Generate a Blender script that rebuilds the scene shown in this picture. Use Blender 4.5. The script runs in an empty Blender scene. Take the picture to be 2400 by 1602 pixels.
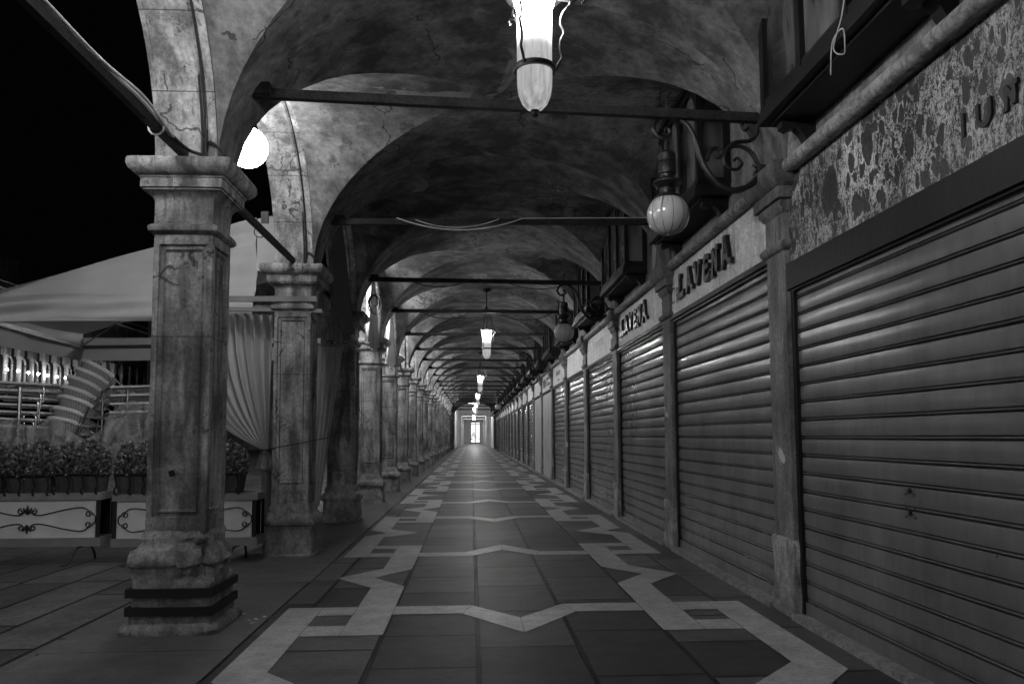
import bpy, math, random
from math import sin, cos, pi, sqrt, atan, radians
from mathutils import Vector, noise, Matrix
random.seed(7)
sc = bpy.context.scene
COL = sc.collection
# ------------------------------------------------------------------ camera, world, exposure
cd = bpy.data.cameras.new('camera'); cam = bpy.data.objects.new('camera', cd); COL.objects.link(cam)
sc.camera = cam
cd.sensor_width = 36; cd.lens = 1850 / 2400 * 36; cd.shift_y = 71 / 2400; cd.clip_start = .05; cd.clip_end = 1000
yaw, pitch, roll = atan(95 / 1850), atan(148 / 1850), .0056
F = Vector((sin(yaw) * cos(pitch), cos(yaw) * cos(pitch), sin(pitch)))
R = Vector((cos(yaw), -sin(yaw), 0)); U = R.cross(F)
R2 = R * cos(roll) - U * sin(roll); U2 = U * cos(roll) + R * sin(roll)
mw = Matrix((R2, U2, -F)).transposed().to_4x4(); mw.translation = Vector((0, 0, 1.2))
cam.matrix_world = mw
w = bpy.data.worlds.new('World'); sc.world = w; w.use_nodes = True
w.node_tree.nodes['Background'].inputs[0].default_value = (.5, .5, .5, 1)
w.node_tree.nodes['Background'].inputs[1].default_value = .0012
sc.view_settings.view_transform = 'Standard'; sc.view_settings.look = 'None'
sc.view_settings.exposure = .4; sc.view_settings.gamma = 1
sc.render.engine = 'CYCLES'; sc.cycles.use_denoising = True
sc.cycles.max_bounces = 6; sc.cycles.diffuse_bounces = 3; sc.cycles.glossy_bounces = 3
sc.cycles.sample_clamp_indirect = 4
LANT = 240.0      # lantern glass emission
GLOBE = 36.0     # globe lamps of the square
# ------------------------------------------------------------------ dimensions
P = 3.11; C1 = 5.28; CR = 5.32; NB = 22
XL, XR = -1.645, 2.125; XC = .24; A_ = 1.885; B_ = 1.365; SPR = 2.94; RISE = 1.30
PX = -1.85
ORD = ['first', 'second', 'third', 'fourth', 'fifth', 'sixth', 'seventh', 'eighth', 'ninth', 'tenth', 'eleventh', 'twelfth',
       'thirteenth', 'fourteenth', 'fifteenth', 'sixteenth', 'seventeenth', 'eighteenth', 'nineteenth', 'twentieth',
       'twenty-first', 'twenty-second', 'twenty-third', 'twenty-fourth', 'twenty-fifth']
# ------------------------------------------------------------------ mesh helpers
class MB:
    def __init__(s): s.v = []; s.f = []
    def add(s, vs, fs):
        n = len(s.v); s.v += [tuple(p) for p in vs]; s.f += [tuple(i + n for i in f) for f in fs]; return s
    def box(s, x0, x1, y0, y1, z0, z1):
        return s.add([(x0, y0, z0), (x1, y0, z0), (x1, y1, z0), (x0, y1, z0), (x0, y0, z1), (x1, y0, z1), (x1, y1, z1), (x0, y1, z1)],
                     [(0, 3, 2, 1), (4, 5, 6, 7), (0, 1, 5, 4), (1, 2, 6, 5), (2, 3, 7, 6), (3, 0, 4, 7)])
    def obox(s, c, ax, ay, az):
        c = Vector(c); ax = Vector(ax); ay = Vector(ay); az = Vector(az)
        vs = [c + sx * ax + sy * ay + sz * az for sz in (-1, 1) for sx, sy in ((-1, -1), (1, -1), (1, 1), (-1, 1))]
        return s.add(vs, [(0, 3, 2, 1), (4, 5, 6, 7), (0, 1, 5, 4), (1, 2, 6, 5), (2, 3, 7, 6), (3, 0, 4, 7)])
    def bar(s, a, b, w_, h_):
        a = Vector(a); b = Vector(b); d = (b - a); u = d.normalized()
        up = Vector((0, 0, 1)) if abs(u.z) < .9 else Vector((1, 0, 0))
        sd = u.cross(up).normalized(); up = sd.cross(u)
        return s.obox((a + b) / 2, d / 2, sd * w_ / 2, up * h_ / 2)
    def tube(s, pts, r, n=8, closed=False, cap=True):
        pts = [Vector(p) for p in pts]; N = len(pts); rr = r if isinstance(r, (list, tuple)) else [r] * N
        vs = []; prev = None
        for i, p in enumerate(pts):
            if closed: t = pts[(i + 1) % N] - pts[i - 1]
            else: t = pts[min(i + 1, N - 1)] - pts[max(i - 1, 0)]
            t = t.normalized() if t.length > 1e-9 else Vector((0, 0, 1))
            if prev is None:
                a = Vector((0, 0, 1)) if abs(t.z) < .9 else Vector((1, 0, 0)); prev = t.cross(a).normalized()
            prev = (prev - t * prev.dot(t)); prev = prev.normalized() if prev.length > 1e-6 else t.orthogonal().normalized()
            q = t.cross(prev)
            for k in range(n):
                an = 2 * pi * k / n; vs.append(p + (prev * cos(an) + q * sin(an)) * rr[i])
        fs = []
        for i in range(N if closed else N - 1):
            j = (i + 1) % N
            for k in range(n): fs.append((i * n + k, i * n + (k + 1) % n, j * n + (k + 1) % n, j * n + k))
        if cap and not closed: fs += [tuple(range(n - 1, -1, -1)), tuple((N - 1) * n + k for k in range(n))]
        return s.add(vs, fs)
    def lathe(s, prof, c=(0, 0, 0), n=24, flute=0):
        vs = []; fs = []
        for i, (r, z) in enumerate(prof):
            for k in range(n):
                an = 2 * pi * k / n; r_ = r * (1 + (flute * (1 if k % 2 else -1)))
                vs.append((c[0] + r_ * cos(an), c[1] + r_ * sin(an), c[2] + z))
        for i in range(len(prof) - 1):
            for k in range(n): fs.append((i * n + k, i * n + (k + 1) % n, (i + 1) * n + (k + 1) % n, (i + 1) * n + k))
        return s.add(vs, fs)
    def grid(s, fn, nu, nv, thick=None):
        vs = [fn(i / nu, j / nv) for i in range(nu + 1) for j in range(nv + 1)]
        fs = [(i * (nv + 1) + j, (i + 1) * (nv + 1) + j, (i + 1) * (nv + 1) + j + 1, i * (nv + 1) + j + 1) for i in range(nu) for j in range(nv)]
        return s.add(vs, fs)
    def prism(s, poly, fn, d0, d1):
        n = len(poly); vs = [fn(a, b, d0) for a, b in poly] + [fn(a, b, d1) for a, b in poly]
        return s.add(vs, [tuple(range(n - 1, -1, -1)), tuple(range(n, 2 * n))] + [(i, (i + 1) % n, n + (i + 1) % n, n + i) for i in range(n)])
    def build(s, name, m, parent=None, smooth=35, loc=None, shift=None):
        me = bpy.data.meshes.new(name)
        vs = s.v
        if shift: vs = [(a - shift[0], b - shift[1], c - shift[2]) for a, b, c in vs]
        me.from_pydata(vs, [], s.f); me.materials.append(m)
        me.validate(); 
        if smooth:
            me.shade_smooth(); me.set_sharp_from_angle(angle=radians(smooth))
        me.update()
        o = bpy.data.objects.new(name, me); COL.objects.link(o)
        if parent: o.parent = parent
        if loc: o.location = loc
        return o
def tag(o, label=None, cat=None, group=None, kind=None):
    if label: o['label'] = label
    if cat: o['category'] = cat
    if group: o['group'] = group
    if kind: o['kind'] = kind
    return o
def thing(name, label, cat, loc=(0, 0, 0), group=None):
    o = bpy.data.objects.new(name, None); COL.objects.link(o); o.location = loc; o.empty_display_size = .1
    return tag(o, label, cat, group)
def dup(r, loc=None, label=None, parent=None, group=None):
    c = r.copy(); COL.objects.link(c)
    if parent: c.parent = parent
    if loc is not None: c.location = loc
    if label: c['label'] = label
    if group: c['group'] = group
    for ch in list(r.children): dup(ch, parent=c)
    return c
def sm(pts, n=6, closed=False):
    """catmull-rom smoothing of a path"""
    P_ = [Vector(p) for p in pts]; out = []; N = len(P_)
    for i in range(N if closed else N - 1):
        if closed: a, b, c, d = P_[i - 1], P_[i], P_[(i + 1) % N], P_[(i + 2) % N]
        else: a, b, c, d = P_[max(i - 1, 0)], P_[i], P_[i + 1], P_[min(i + 2, N - 1)]
        for k in range(n):
            t = k / n
            out.append(.5 * ((2 * b) + (c - a) * t + (2 * a - 5 * b + 4 * c - d) * t * t + (-a + 3 * b - 3 * c + d) * t ** 3))
    if not closed: out.append(P_[-1])
    return out
def nz(p, s=1., seed=0.):
    return noise.noise(Vector((p[0] * s + seed, p[1] * s + seed * 1.7, p[2] * s - seed)))
def loft(prof, cx, cy, ts, inset=None, ratio=1., amp=0., seed=0., ampf=None, ex=None):
    """square-section stack: prof=[(half,z)], ts=side parameters -1..1"""
    m = MB(); ring = []
    nt = len(ts)
    for (hf, z) in prof:
        for side in range(4):
            for t in ts[:-1]:
                ins = inset(t, z) if inset else 0.
                ch = .0
                h2 = hf - ins
                a, b = t * hf, h2
                # corner softening
                e = 1 - abs(t)
                if e < .0001: a *= .985; b = hf * .985
                x, y = [(a, -b), (b, a), (-a, b), (-b, -a)][side]
                x *= ratio
                if amp:
                    A = amp * (ampf(x, y, z) if ampf else 1)
                    e = 1 - 1.6 * A * max(0., abs(t) - .5) * (1 + 2 * nz((x, y, z), 9, seed)) / max(hf, .05)
                    chip = max(0., nz((x, y, z), 7, seed + 3) - .12) * 2.2
                    k_ = 1 - A * (chip + .5 * abs(nz((x, y, z), 22, seed + 7))) / max(hf, .05)
                    x = x * k_ * e + A * .35 * nz((x, y, z), 40, seed + 5); y = y * k_ * e + A * .35 * nz((x, y, z), 40, seed + 2)
                    z_ = z + A * .3 * nz((x, y, z), 14, seed + 21)
                else: z_ = z
                m.v.append((cx + x, cy + y, z_))
    n = 4 * (nt - 1)
    for i in range(len(prof) - 1):
        for k in range(n): m.f.append((i * n + k, i * n + (k + 1) % n, (i + 1) * n + (k + 1) % n, (i + 1) * n + k))
    m.f.append(tuple(range(n - 1, -1, -1))); m.f.append(tuple((len(prof) - 1) * n + k for k in range(n)))
    return m
def lin(a, b, n): return [a + (b - a) * i / n for i in range(n + 1)]
def dens(prof, step):
    out = [prof[0]]
    for (a, z0), (b, z1) in zip(prof, prof[1:]):
        k = max(1, int(max(abs(z1 - z0), abs(b - a)) / step))
        out += [(a + (b - a) * i / k, z0 + (z1 - z0) * i / k) for i in range(1, k + 1)]
    return out
# ------------------------------------------------------------------ materials
class NT:
    def __init__(s, name):
        s.m = bpy.data.materials.new(name); s.m.use_nodes = True; s.t = s.m.node_tree; s.b = s.t.nodes['Principled BSDF']
        s.out = s.t.nodes['Material Output']
    def n(s, typ, **k):
        o = s.t.nodes.new(typ)
        for a, b in k.items():
            if a in o.inputs.keys() if isinstance(a, str) else False: o.inputs[a].default_value = b
            else: setattr(o, a, b)
        return o
    def l(s, a, b): s.t.links.new(a, b)
    def val(s, x, sock):
        if hasattr(x, 'is_linked'): s.l(x, sock)
        else: sock.default_value = x
    def math(s, op, a, b=0., c=None, clamp=False):
        o = s.t.nodes.new('ShaderNodeMath'); o.operation = op; o.use_clamp = clamp
        s.val(a, o.inputs[0]); s.val(b, o.inputs[1])
        if c is not None: s.val(c, o.inputs[2])
        return o.outputs[0]
    def mapr(s, v, a, b, c=0., d=1.):
        o = s.t.nodes.new('ShaderNodeMapRange'); s.l(v, o.inputs[0])
        for i, x in enumerate((a, b, c, d)): o.inputs[i + 1].default_value = x
        return o.outputs[0]
    def noise(s, vec, sc_, det=6, rough=.6, dist=0.):
        o = s.t.nodes.new('ShaderNodeTexNoise'); s.l(vec, o.inputs['Vector'])
        o.inputs['Scale'].default_value = sc_; o.inputs['Detail'].default_value = det
        o.inputs['Roughness'].default_value = rough; o.inputs['Distortion'].default_value = dist
        return o.outputs[0]
    def vec(s, scl=(1, 1, 1), rnd=True):
        tc = s.t.nodes.new('ShaderNodeTexCoord'); mp = s.t.nodes.new('ShaderNodeMapping'); s.l(tc.outputs['Object'], mp.inputs[0])
        mp.inputs['Scale'].default_value = scl
        if rnd:
            oi = s.t.nodes.new('ShaderNodeObjectInfo'); mu = s.t.nodes.new('ShaderNodeVectorMath'); mu.operation = 'SCALE'
            s.l(oi.outputs['Random'], mu.inputs['Scale']); mu.inputs[0].default_value = (37, 53, 71)
            s.l(mu.outputs[0], mp.inputs['Location'])
        return mp.outputs[0]
    def mix(s, f, a, b):
        o = s.t.nodes.new('ShaderNodeMix'); o.data_type = 'FLOAT'
        s.val(f, o.inputs[0]); s.val(a, o.inputs[2]); s.val(b, o.inputs[3]); return o.outputs[0]
    def col(s, v):
        o = s.t.nodes.new('ShaderNodeCombineColor')
        for i in range(3): s.val(v, o.inputs[i])
        return o.outputs[0]
    def bump(s, h, st=.4, dist=.01):
        o = s.t.nodes.new('ShaderNodeBump'); o.inputs['Strength'].default_value = st; o.inputs['Distance'].default_value = dist
        s.l(h, o.inputs['Height']); s.l(o.outputs[0], s.b.inputs['Normal'])
    def set(s, colr=None, rough=None, metal=None, spec=None, alpha=None):
        if colr is not None: s.l(s.col(colr), s.b.inputs['Base Color'])
        if rough is not None: s.val(rough, s.b.inputs['Roughness'])
        if metal is not None: s.b.inputs['Metallic'].default_value = metal
        if spec is not None: s.b.inputs['Specular IOR Level'].default_value = spec
        return s.m
def flat(name, v, rough=.6, metal=0., spec=.4, var=.3, scale=9, bump=.0, streak=1.):
    t = NT(name); ve = t.vec((1, 1, streak)); n1 = t.noise(ve, scale, 7, .65); n2 = t.noise(ve, scale * 9, 4, .6)
    f = t.math('ADD', t.mapr(n1, .3, .7, 1 - var, 1 + var), t.mapr(n2, .3, .7, -var * .4, var * .4))
    if bump: t.bump(t.math('ADD', n1, t.math('MULTIPLY', n2, .5)), bump, .006)
    return t.set(t.math('MULTIPLY', f, v, clamp=True), t.math('ADD', rough - .1, t.math('MULTIPLY', n1, .2)), metal, spec)
def stone(name, lo, hi, scale=2.2, streak=.22, pits=.5, patch=0., patchv=.4, rough=.75, bump=.5, dark=.35, joints=None, spec=.35, crack=0.):
    """weathered stone or plaster: broad stains, downward streaks, black pitting, flaked pale patches"""
    t = NT(name); v = t.vec(); vs = t.vec((1, 1, streak))
    n1 = t.noise(v, scale, 8, .62, .4); n2 = t.noise(vs, scale * 4.5, 6, .6, .2); n3 = t.noise(v, scale * 22, 5, .7)
    f = t.math('ADD', t.math('MULTIPLY', n1, .5), t.math('MULTIPLY', n2, .5))
    f = t.mapr(f, .42, .60)
    c = t.mix(f, lo, hi)
    mid = t.noise(v, scale * 8, 6, .75, .3)
    c = t.math('MULTIPLY', c, t.mapr(mid, .36, .62, .82, 1.12)); c = t.math('MULTIPLY', c, t.mapr(n3, .34, .66, .7, 1.22))
    drip = t.noise(t.vec((1, 1, streak * .35)), scale * 9, 5, .6, .1); dm = t.math('MULTIPLY', t.mapr(drip, .56, .62), t.mapr(n1, .42, .55))
    c = t.mix(t.math('MULTIPLY', dm, .55), c, lo * .5)
    if patch:
        pn = t.noise(v, scale * .75, 9, .55, .8); pf = t.mapr(pn, patch, patch + .012)
        c = t.mix(pf, c, t.math('MULTIPLY', patchv, t.mapr(n3, .2, .8, .85, 1.1)))
        hgt = t.math('ADD', n3, t.math('MULTIPLY', pf, .8))
    else: hgt = n3
    if crack:
        nn = t.n('ShaderNodeTexNoise'); nn.inputs['Scale'].default_value = 3.5; nn.inputs['Detail'].default_value = 7; t.l(v, nn.inputs['Vector'])
        ad = t.n('ShaderNodeVectorMath', operation='MULTIPLY_ADD'); t.l(nn.outputs['Color'], ad.inputs[0]); ad.inputs[1].default_value = (.35, .35, .35); t.l(v, ad.inputs[2])
        ve = t.n('ShaderNodeTexVoronoi', feature='DISTANCE_TO_EDGE'); ve.inputs['Scale'].default_value = crack; t.l(ad.outputs[0], ve.inputs['Vector'])
        cf = t.math('MULTIPLY', t.math('LESS_THAN', ve.outputs['Distance'], .007 * crack), t.math('GREATER_THAN', n1, .52)); c = t.mix(t.math('MULTIPLY', cf, .75), c, .02)
    if joints:
        tc = t.n('ShaderNodeTexCoord'); sp = t.n('ShaderNodeSeparateXYZ'); t.l(tc.outputs['Object'], sp.inputs[0])
        q = t.math('ARCTAN2', t.math('SUBTRACT', sp.outputs[2], 2.94), sp.outputs[1]) if joints == 'arch' else sp.outputs[2]
        fr = t.math('FRACT', t.math('MULTIPLY', q, 2.86 if joints == 'arch' else .545)); jf = t.math('LESS_THAN', fr, .016 if joints == 'arch' else .007)
        c = t.mix(t.math('MULTIPLY', jf, .75 if joints == 'arch' else .45), c, .015)
    if pits:
        pn = t.noise(v, scale * 15, 5, .8); big = t.noise(v, scale * 1.7, 5, .6)
        th = t.mapr(big, .38, .66, .74, .74 - .24 * pits)
        pf = t.math('GREATER_THAN', pn, th)
        c = t.mix(t.math('MULTIPLY', pf, .8), c, dark * lo); hgt = t.math('SUBTRACT', hgt, t.math('MULTIPLY', pf, .9))
    t.bump(t.math('ADD', hgt, t.math('MULTIPLY', n2, .6)), bump, .008)
    return t.set(c, rough, 0, spec)
M = {}
M['pier'] = stone('pier_stone', .10, .44, 2.0, .16, .95, .0, .5, .72, .55, spec=.4, crack=1.1, joints='bed')
M['base'] = stone('worn_base_stone', .15, .38, 2.6, .6, .45, .0, .45, .72, .6)
M['arch'] = stone('arch_stone', .13, .46, 2.0, .2, .8, .63, .62, .75, .7, joints='arch', crack=1.)
M['vault'] = stone('vault_plaster', .075, .27, .8, .5, .04, .64, .28, .9, .2, crack=.8)
M['wall'] = stone('wall_plaster', .13, .30, 1.6, .4, .3, .62, .4, .85, .4)
M['pilaster'] = stone('painted_pilaster', .08, .22, 2.2, .2, .4, .655, .5, .65, .6)
M['moulding'] = stone('moulding_stone', .14, .42, 4, 1, .4, .0, .5, .6, .6)
M['sign'] = stone('sign_board_stone', .66, .86, 1.7, .35, .08, .0, .5, .6, .12)
M['sill'] = stone('sill_stone', .16, .36, 4, 1, .4, .0, .5, .55, .5)
M['facade'] = stone('facade_stone', .15, .42, .3, .3, .3, .0, .5, .8, .2)
M['iron'] = flat('black_iron', .01, .38, 0, .5, .5, 25, .5)
M['rod'] = stone('rusty_tie_rod', .008, .035, 9, 1, .3, .74, .2, .6, .8, spec=.25)
M['band'] = flat('black_rubber_band', .005, .6, 0, .5, .3, 8, .1)
M['wood'] = flat('dark_painted_wood', .012, .5, 0, .25, .5, 6, .35, .25)
M['cable'] = flat('dark_cable', .02, .5, 0, .4, .2)
M['wcable'] = flat('white_cable', .6, .5, 0, .4, .1)
M['alum'] = flat('polished_aluminium_tube', .6, .25, 1., .5, .15, 30)
M['pot'] = flat('clay_planter', .05, .6, 0, .3, .3)
M['frame'] = flat('painted_planter_frame', .18, .4, 0, .4, .15)
M['paledoor'] = flat('pale_painted_door', .38, .5, 0, .4, .12, 4)
M['letter'] = flat('black_sign_letter', .005, .35, 0, .5, .2)
M['gold'] = flat('pale_raised_letter', .45, .4, 0, .5, .2)
M['soil'] = flat('dark_soil', .01, .9)
def m_cloth(name, v, tr=.25):
    t = NT(name); ve = t.vec(); n = t.noise(ve, 160, 2); n1 = t.noise(ve, 1.7, 5)
    t.bump(n, .12, .002); t.set(t.math('MULTIPLY', t.mapr(n1, .3, .7, .82, 1.1), v), .85, 0, .2)
    tl = t.n('ShaderNodeBsdfTranslucent'); tl.inputs[0].default_value = (v, v, v, 1); mx = t.n('ShaderNodeMixShader'); mx.inputs[0].default_value = tr
    t.l(t.b.outputs[0], mx.inputs[1]); t.l(tl.outputs[0], mx.inputs[2]); t.l(mx.outputs[0], t.out.inputs[0]); return t.m
M['canvas'] = m_cloth('awning_canvas', .55); M['curtain'] = m_cloth('curtain_cloth', .5, .15); M['drape'] = m_cloth('grey_drape_cloth', .16, .15); M['wdrape'] = m_cloth('white_drape_cloth', .6, .3)
def m_shutter():
    t = NT('shutter_paint'); v = t.vec(); vs = t.vec((1, 1, .25)); n1 = t.noise(v, 1.3, 6, .6); n2 = t.noise(vs, 9, 6, .7); n3 = t.noise(v, 45, 4, .7)
    c = t.math('MULTIPLY', t.mapr(n1, .3, .7, .105, .175), t.mapr(n2, .35, .7, 1.1, .85))
    ch = t.math('MULTIPLY', t.math('GREATER_THAN', t.noise(t.vec((1, .6, .8)), 16, 8, .8), .672), t.math('GREATER_THAN', n1, .53))
    c = t.mix(ch, c, .012)
    return t.set(c, t.math('ADD', .19, t.math('MULTIPLY', n2, .12)), .0, .42)
M['shutter'] = m_shutter()
def m_marble():
    t = NT('breccia_marble'); v = t.vec((1, 1, .62), False)
    nn = t.n('ShaderNodeTexNoise'); nn.inputs['Scale'].default_value = 9; nn.inputs['Detail'].default_value = 6; t.l(v, nn.inputs['Vector'])
    ad = t.n('ShaderNodeVectorMath', operation='MULTIPLY_ADD'); t.l(nn.outputs['Color'], ad.inputs[0]); ad.inputs[1].default_value = (.09, .09, .09); t.l(v, ad.inputs[2])
    v1 = t.n('ShaderNodeTexVoronoi', feature='F1'); v1.inputs['Scale'].default_value = 16; v1.inputs['Randomness'].default_value = 1; t.l(ad.outputs[0], v1.inputs['Vector'])
    v2 = t.n('ShaderNodeTexVoronoi', feature='F1'); v2.inputs['Scale'].default_value = 5; t.l(ad.outputs[0], v2.inputs['Vector'])
    ve = t.n('ShaderNodeTexVoronoi', feature='DISTANCE_TO_EDGE'); ve.inputs['Scale'].default_value = 30; t.l(ad.outputs[0], ve.inputs['Vector'])
    rn = t.n('ShaderNodeSeparateColor'); t.l(v2.outputs['Color'], rn.inputs[0]); r1 = t.n('ShaderNodeSeparateColor'); t.l(v1.outputs['Color'], r1.inputs[0])
    big = t.math('LESS_THAN', v2.outputs['Distance'], t.math('MULTIPLY', rn.outputs[0], .56)); sml = t.math('LESS_THAN', v1.outputs['Distance'], t.math('MULTIPLY', r1.outputs[0], .58))
    sp = t.math('MAXIMUM', big, sml)
    n2 = t.noise(v, 3, 5, .6); nA = t.noise(ad.outputs[0], 40, 8, .85); nB = t.noise(ad.outputs[0], 110, 5, .8)
    n = t.math('ADD', t.math('ADD', t.math('MULTIPLY', nA, .6), t.math('MULTIPLY', nB, .4)), t.math('MULTIPLY', t.math('SUBTRACT', n2, .5), .16))
    base = t.mix(t.mapr(n, .48, .53), .022, .46); base = t.math('MULTIPLY', base, t.mapr(n2, .35, .65, .55, 1.3))
    vein = t.mapr(ve.outputs['Distance'], .0, .04, 1, 0)
    base = t.mix(t.math('MULTIPLY', vein, .45), base, .42)
    c = t.mix(t.math('MULTIPLY', sp, .92), base, t.mix(n, .015, .06))
    return t.set(c, .3, 0, .5)
M['marble'] = m_marble()
def m_floor(name, lo, hi, bw, bh, rough, inl=False, off=.37, px=0., py=0.):
    t = NT(name); tc = t.n('ShaderNodeTexCoord')
    n1 = t.noise(tc.outputs['Object'], 1.1, 7, .6); n3 = t.noise(tc.outputs['Object'], 30, 5, .7); n4 = t.noise(tc.outputs['Object'], 120, 3, .7)
    if not inl:
        geo = t.n('ShaderNodeNewGeometry'); mp = t.n('ShaderNodeMapping'); t.l(tc.outputs['Object'], mp.inputs[0]); mp.inputs['Rotation'].default_value = (0, 0, radians(90)); mp.inputs['Location'].default_value = (px, py, 0)
        bt = t.n('ShaderNodeTexBrick'); t.l(mp.outputs[0], bt.inputs['Vector']); bt.offset = off; bt.offset_frequency = 2; bt.squash = .72; bt.squash_frequency = 3
        bt.inputs['Scale'].default_value = 1; bt.inputs['Brick Width'].default_value = bw; bt.inputs['Row Height'].default_value = bh
        bt.inputs['Mortar Size'].default_value = .017; bt.inputs['Mortar Smooth'].default_value = .3; bt.inputs['Bias'].default_value = 0
        bt.inputs['Color1'].default_value = (.0, .0, .0, 1); bt.inputs['Color2'].default_value = (1, 1, 1, 1); bt.inputs['Mortar'].default_value = (0, 0, 0, 1)
        sep = t.n('ShaderNodeSeparateColor'); t.l(bt.outputs['Color'], sep.inputs[0])
        c = t.mix(t.mapr(sep.outputs[0], .15, .85), lo, hi)
        c = t.math('MULTIPLY', c, t.mapr(n1, .3, .7, .72, 1.28)); c = t.math('MULTIPLY', c, t.mapr(n3, .3, .7, .7, 1.3)); c = t.math('MULTIPLY', c, t.mapr(t.noise(tc.outputs['Object'], 3.5, 6, .7), .35, .65, .7, 1.2))
        c = t.math('MULTIPLY', c, t.mapr(n4, .35, .65, .62, 1.4)); sp_ = t.math('GREATER_THAN', t.noise(tc.outputs['Object'], 22, 6, .85), .66); c = t.mix(t.math('MULTIPLY', sp_, .6), c, .015)
        c = t.mix(bt.outputs['Fac'], c, .004)
        h = t.math('SUBTRACT', t.math('MULTIPLY', n3, .35), bt.outputs['Fac'])
        h = t.math('ADD', h, t.math('MULTIPLY', sep.outputs[0], .25))
        t.bump(t.math('ADD', h, t.math('MULTIPLY', t.noise(tc.outputs['Object'], 5, 3, .5), .9)), .8, .010)
        bn = [q for q in t.t.nodes if q.bl_idname == 'ShaderNodeBump'][0]; wn = t.n('ShaderNodeTexWhiteNoise'); wn.noise_dimensions = '1D'; t.l(sep.outputs[0], wn.inputs['W'])
        vm = t.n('ShaderNodeVectorMath', operation='MULTIPLY_ADD'); t.l(wn.outputs['Color'], vm.inputs[0]); vm.inputs[1].default_value = (.05, .05, 0); va = t.n('ShaderNodeVectorMath', operation='ADD'); t.l(geo.outputs['Normal'], va.inputs[0]); va.inputs[1].default_value = (-.025, -.025, 0); t.l(va.outputs[0], vm.inputs[2]); t.l(vm.outputs[0], bn.inputs['Normal'])
    else:
        c = t.mix(t.mapr(n1, .3, .7), lo, hi); pit = t.math('GREATER_THAN', t.noise(tc.outputs['Object'], 42, 5, .85), .575)
        c = t.mix(t.math('MULTIPLY', pit, .6), c, .07); c = t.math('MULTIPLY', c, t.mapr(t.noise(tc.outputs['Object'], 6, 6, .7), .35, .65, .72, 1.15)); t.bump(t.math('SUBTRACT', n3, pit), .3, .004)
    r = t.math('ADD', rough - .2, t.math('ADD', t.math('MULTIPLY', n1, .34), t.math('MULTIPLY', n4, .2)))
    return t.set(c, r, 0, .5)
M['slab'] = m_floor('trachyte_slabs', .035, .095, .92, .575, .42, px=0, py=.54 + .575 * .0)
M['piazza'] = m_floor('piazza_slabs', .06, .115, 1.6, .42, .55)
M['inlay'] = m_floor('istrian_inlay', .34, .52, 1, 1, .34, True)
M['kerbstone'] = m_floor('pale_kerb_slab', .10, .15, 1, 1, .5, True)
def emis(name, v, st, spots=False, grad=None):
    t = NT(name); e = t.n('ShaderNodeEmission'); e.inputs[0].default_value = (v, v, v, 1); e.inputs[1].default_value = st
    if grad:
        tc = t.n('ShaderNodeTexCoord'); sp = t.n('ShaderNodeSeparateXYZ'); t.l(tc.outputs['Object'], sp.inputs[0])
        n1 = t.noise(tc.outputs['Object'], 14, 5, .7); n2 = t.noise(tc.outputs['Object'], 55, 5, .75)
        mp = t.n('ShaderNodeMapping'); t.l(tc.outputs['Object'], mp.inputs[0]); mp.inputs['Scale'].default_value = (1, 1, .12); n3 = t.noise(mp.outputs[0], 30, 4, .6)
        z = t.math('ADD', sp.outputs[2], t.math('MULTIPLY', t.math('SUBTRACT', n1, .5), .03))
        hot = t.mapr(z, grad[0], grad[1]); hot = t.math('POWER', hot, 4.)
        low = t.math('MULTIPLY', t.mapr(n3, .3, .7, .22, .55), t.mapr(sp.outputs[2], -.45, -.1, .75, 1.1))
        s_ = t.math('ADD', low, t.math('MULTIPLY', hot, st))
        spk = t.math('GREATER_THAN', n2, .655); s_ = t.mix(t.math('MULTIPLY', spk, .8), s_, .04)
        t.l(s_, e.inputs[1])
    t.l(e.outputs[0], t.out.inputs[0]); return t.m
M['lampglass'] = emis('lit_lantern_glass', 1, LANT, grad=(-.30, .0))
M['globe_lit'] = emis('lit_globe_glass', 1, GLOBE)
M['point'] = emis('lit_bulb', 1, 90)
M['lit_pane'] = emis('lit_door_pane', 1, .9)
def m_opal():
    t = NT('unlit_opal_globe'); n = t.noise(t.vec(), 6, 4); t.set(t.mapr(n, .3, .7, .42, .5), .12, 0, .6)
    t.b.inputs['Coat Weight'].default_value = .5; t.b.inputs['Coat Roughness'].default_value = .04; return t.m
M['opal'] = m_opal()
def m_glass():
    t = NT('dark_window_glass'); n = t.noise(t.vec((1, 1, .3)), 2, 3); t.set(t.mapr(n, .4, .62, .02, .22), .06, 0, .8); return t.m
M['pane'] = m_glass()
def m_plastic():
    t = NT('clear_plastic_sheet'); v = t.vec(); n = t.noise(v, 7, 6, .6, .8); t.bump(n, .8, .03); t.set(t.mapr(n, .3, .7, .25, .5), .22, 0, .5)
    tr = t.n('ShaderNodeBsdfTransparent'); mx = t.n('ShaderNodeMixShader'); t.l(t.mapr(n, .3, .7, .68, .38), mx.inputs[0])
    t.l(t.b.outputs[0], mx.inputs[2]); t.l(tr.outputs[0], mx.inputs[1])
    iv = t.math('SUBTRACT', 1., t.mapr(n, .3, .7, .62, .3)); t.l(iv, mx.inputs[0])
    t.l(mx.outputs[0], t.out.inputs[0]); return t.m
M['plastic'] = m_plastic()
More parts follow.
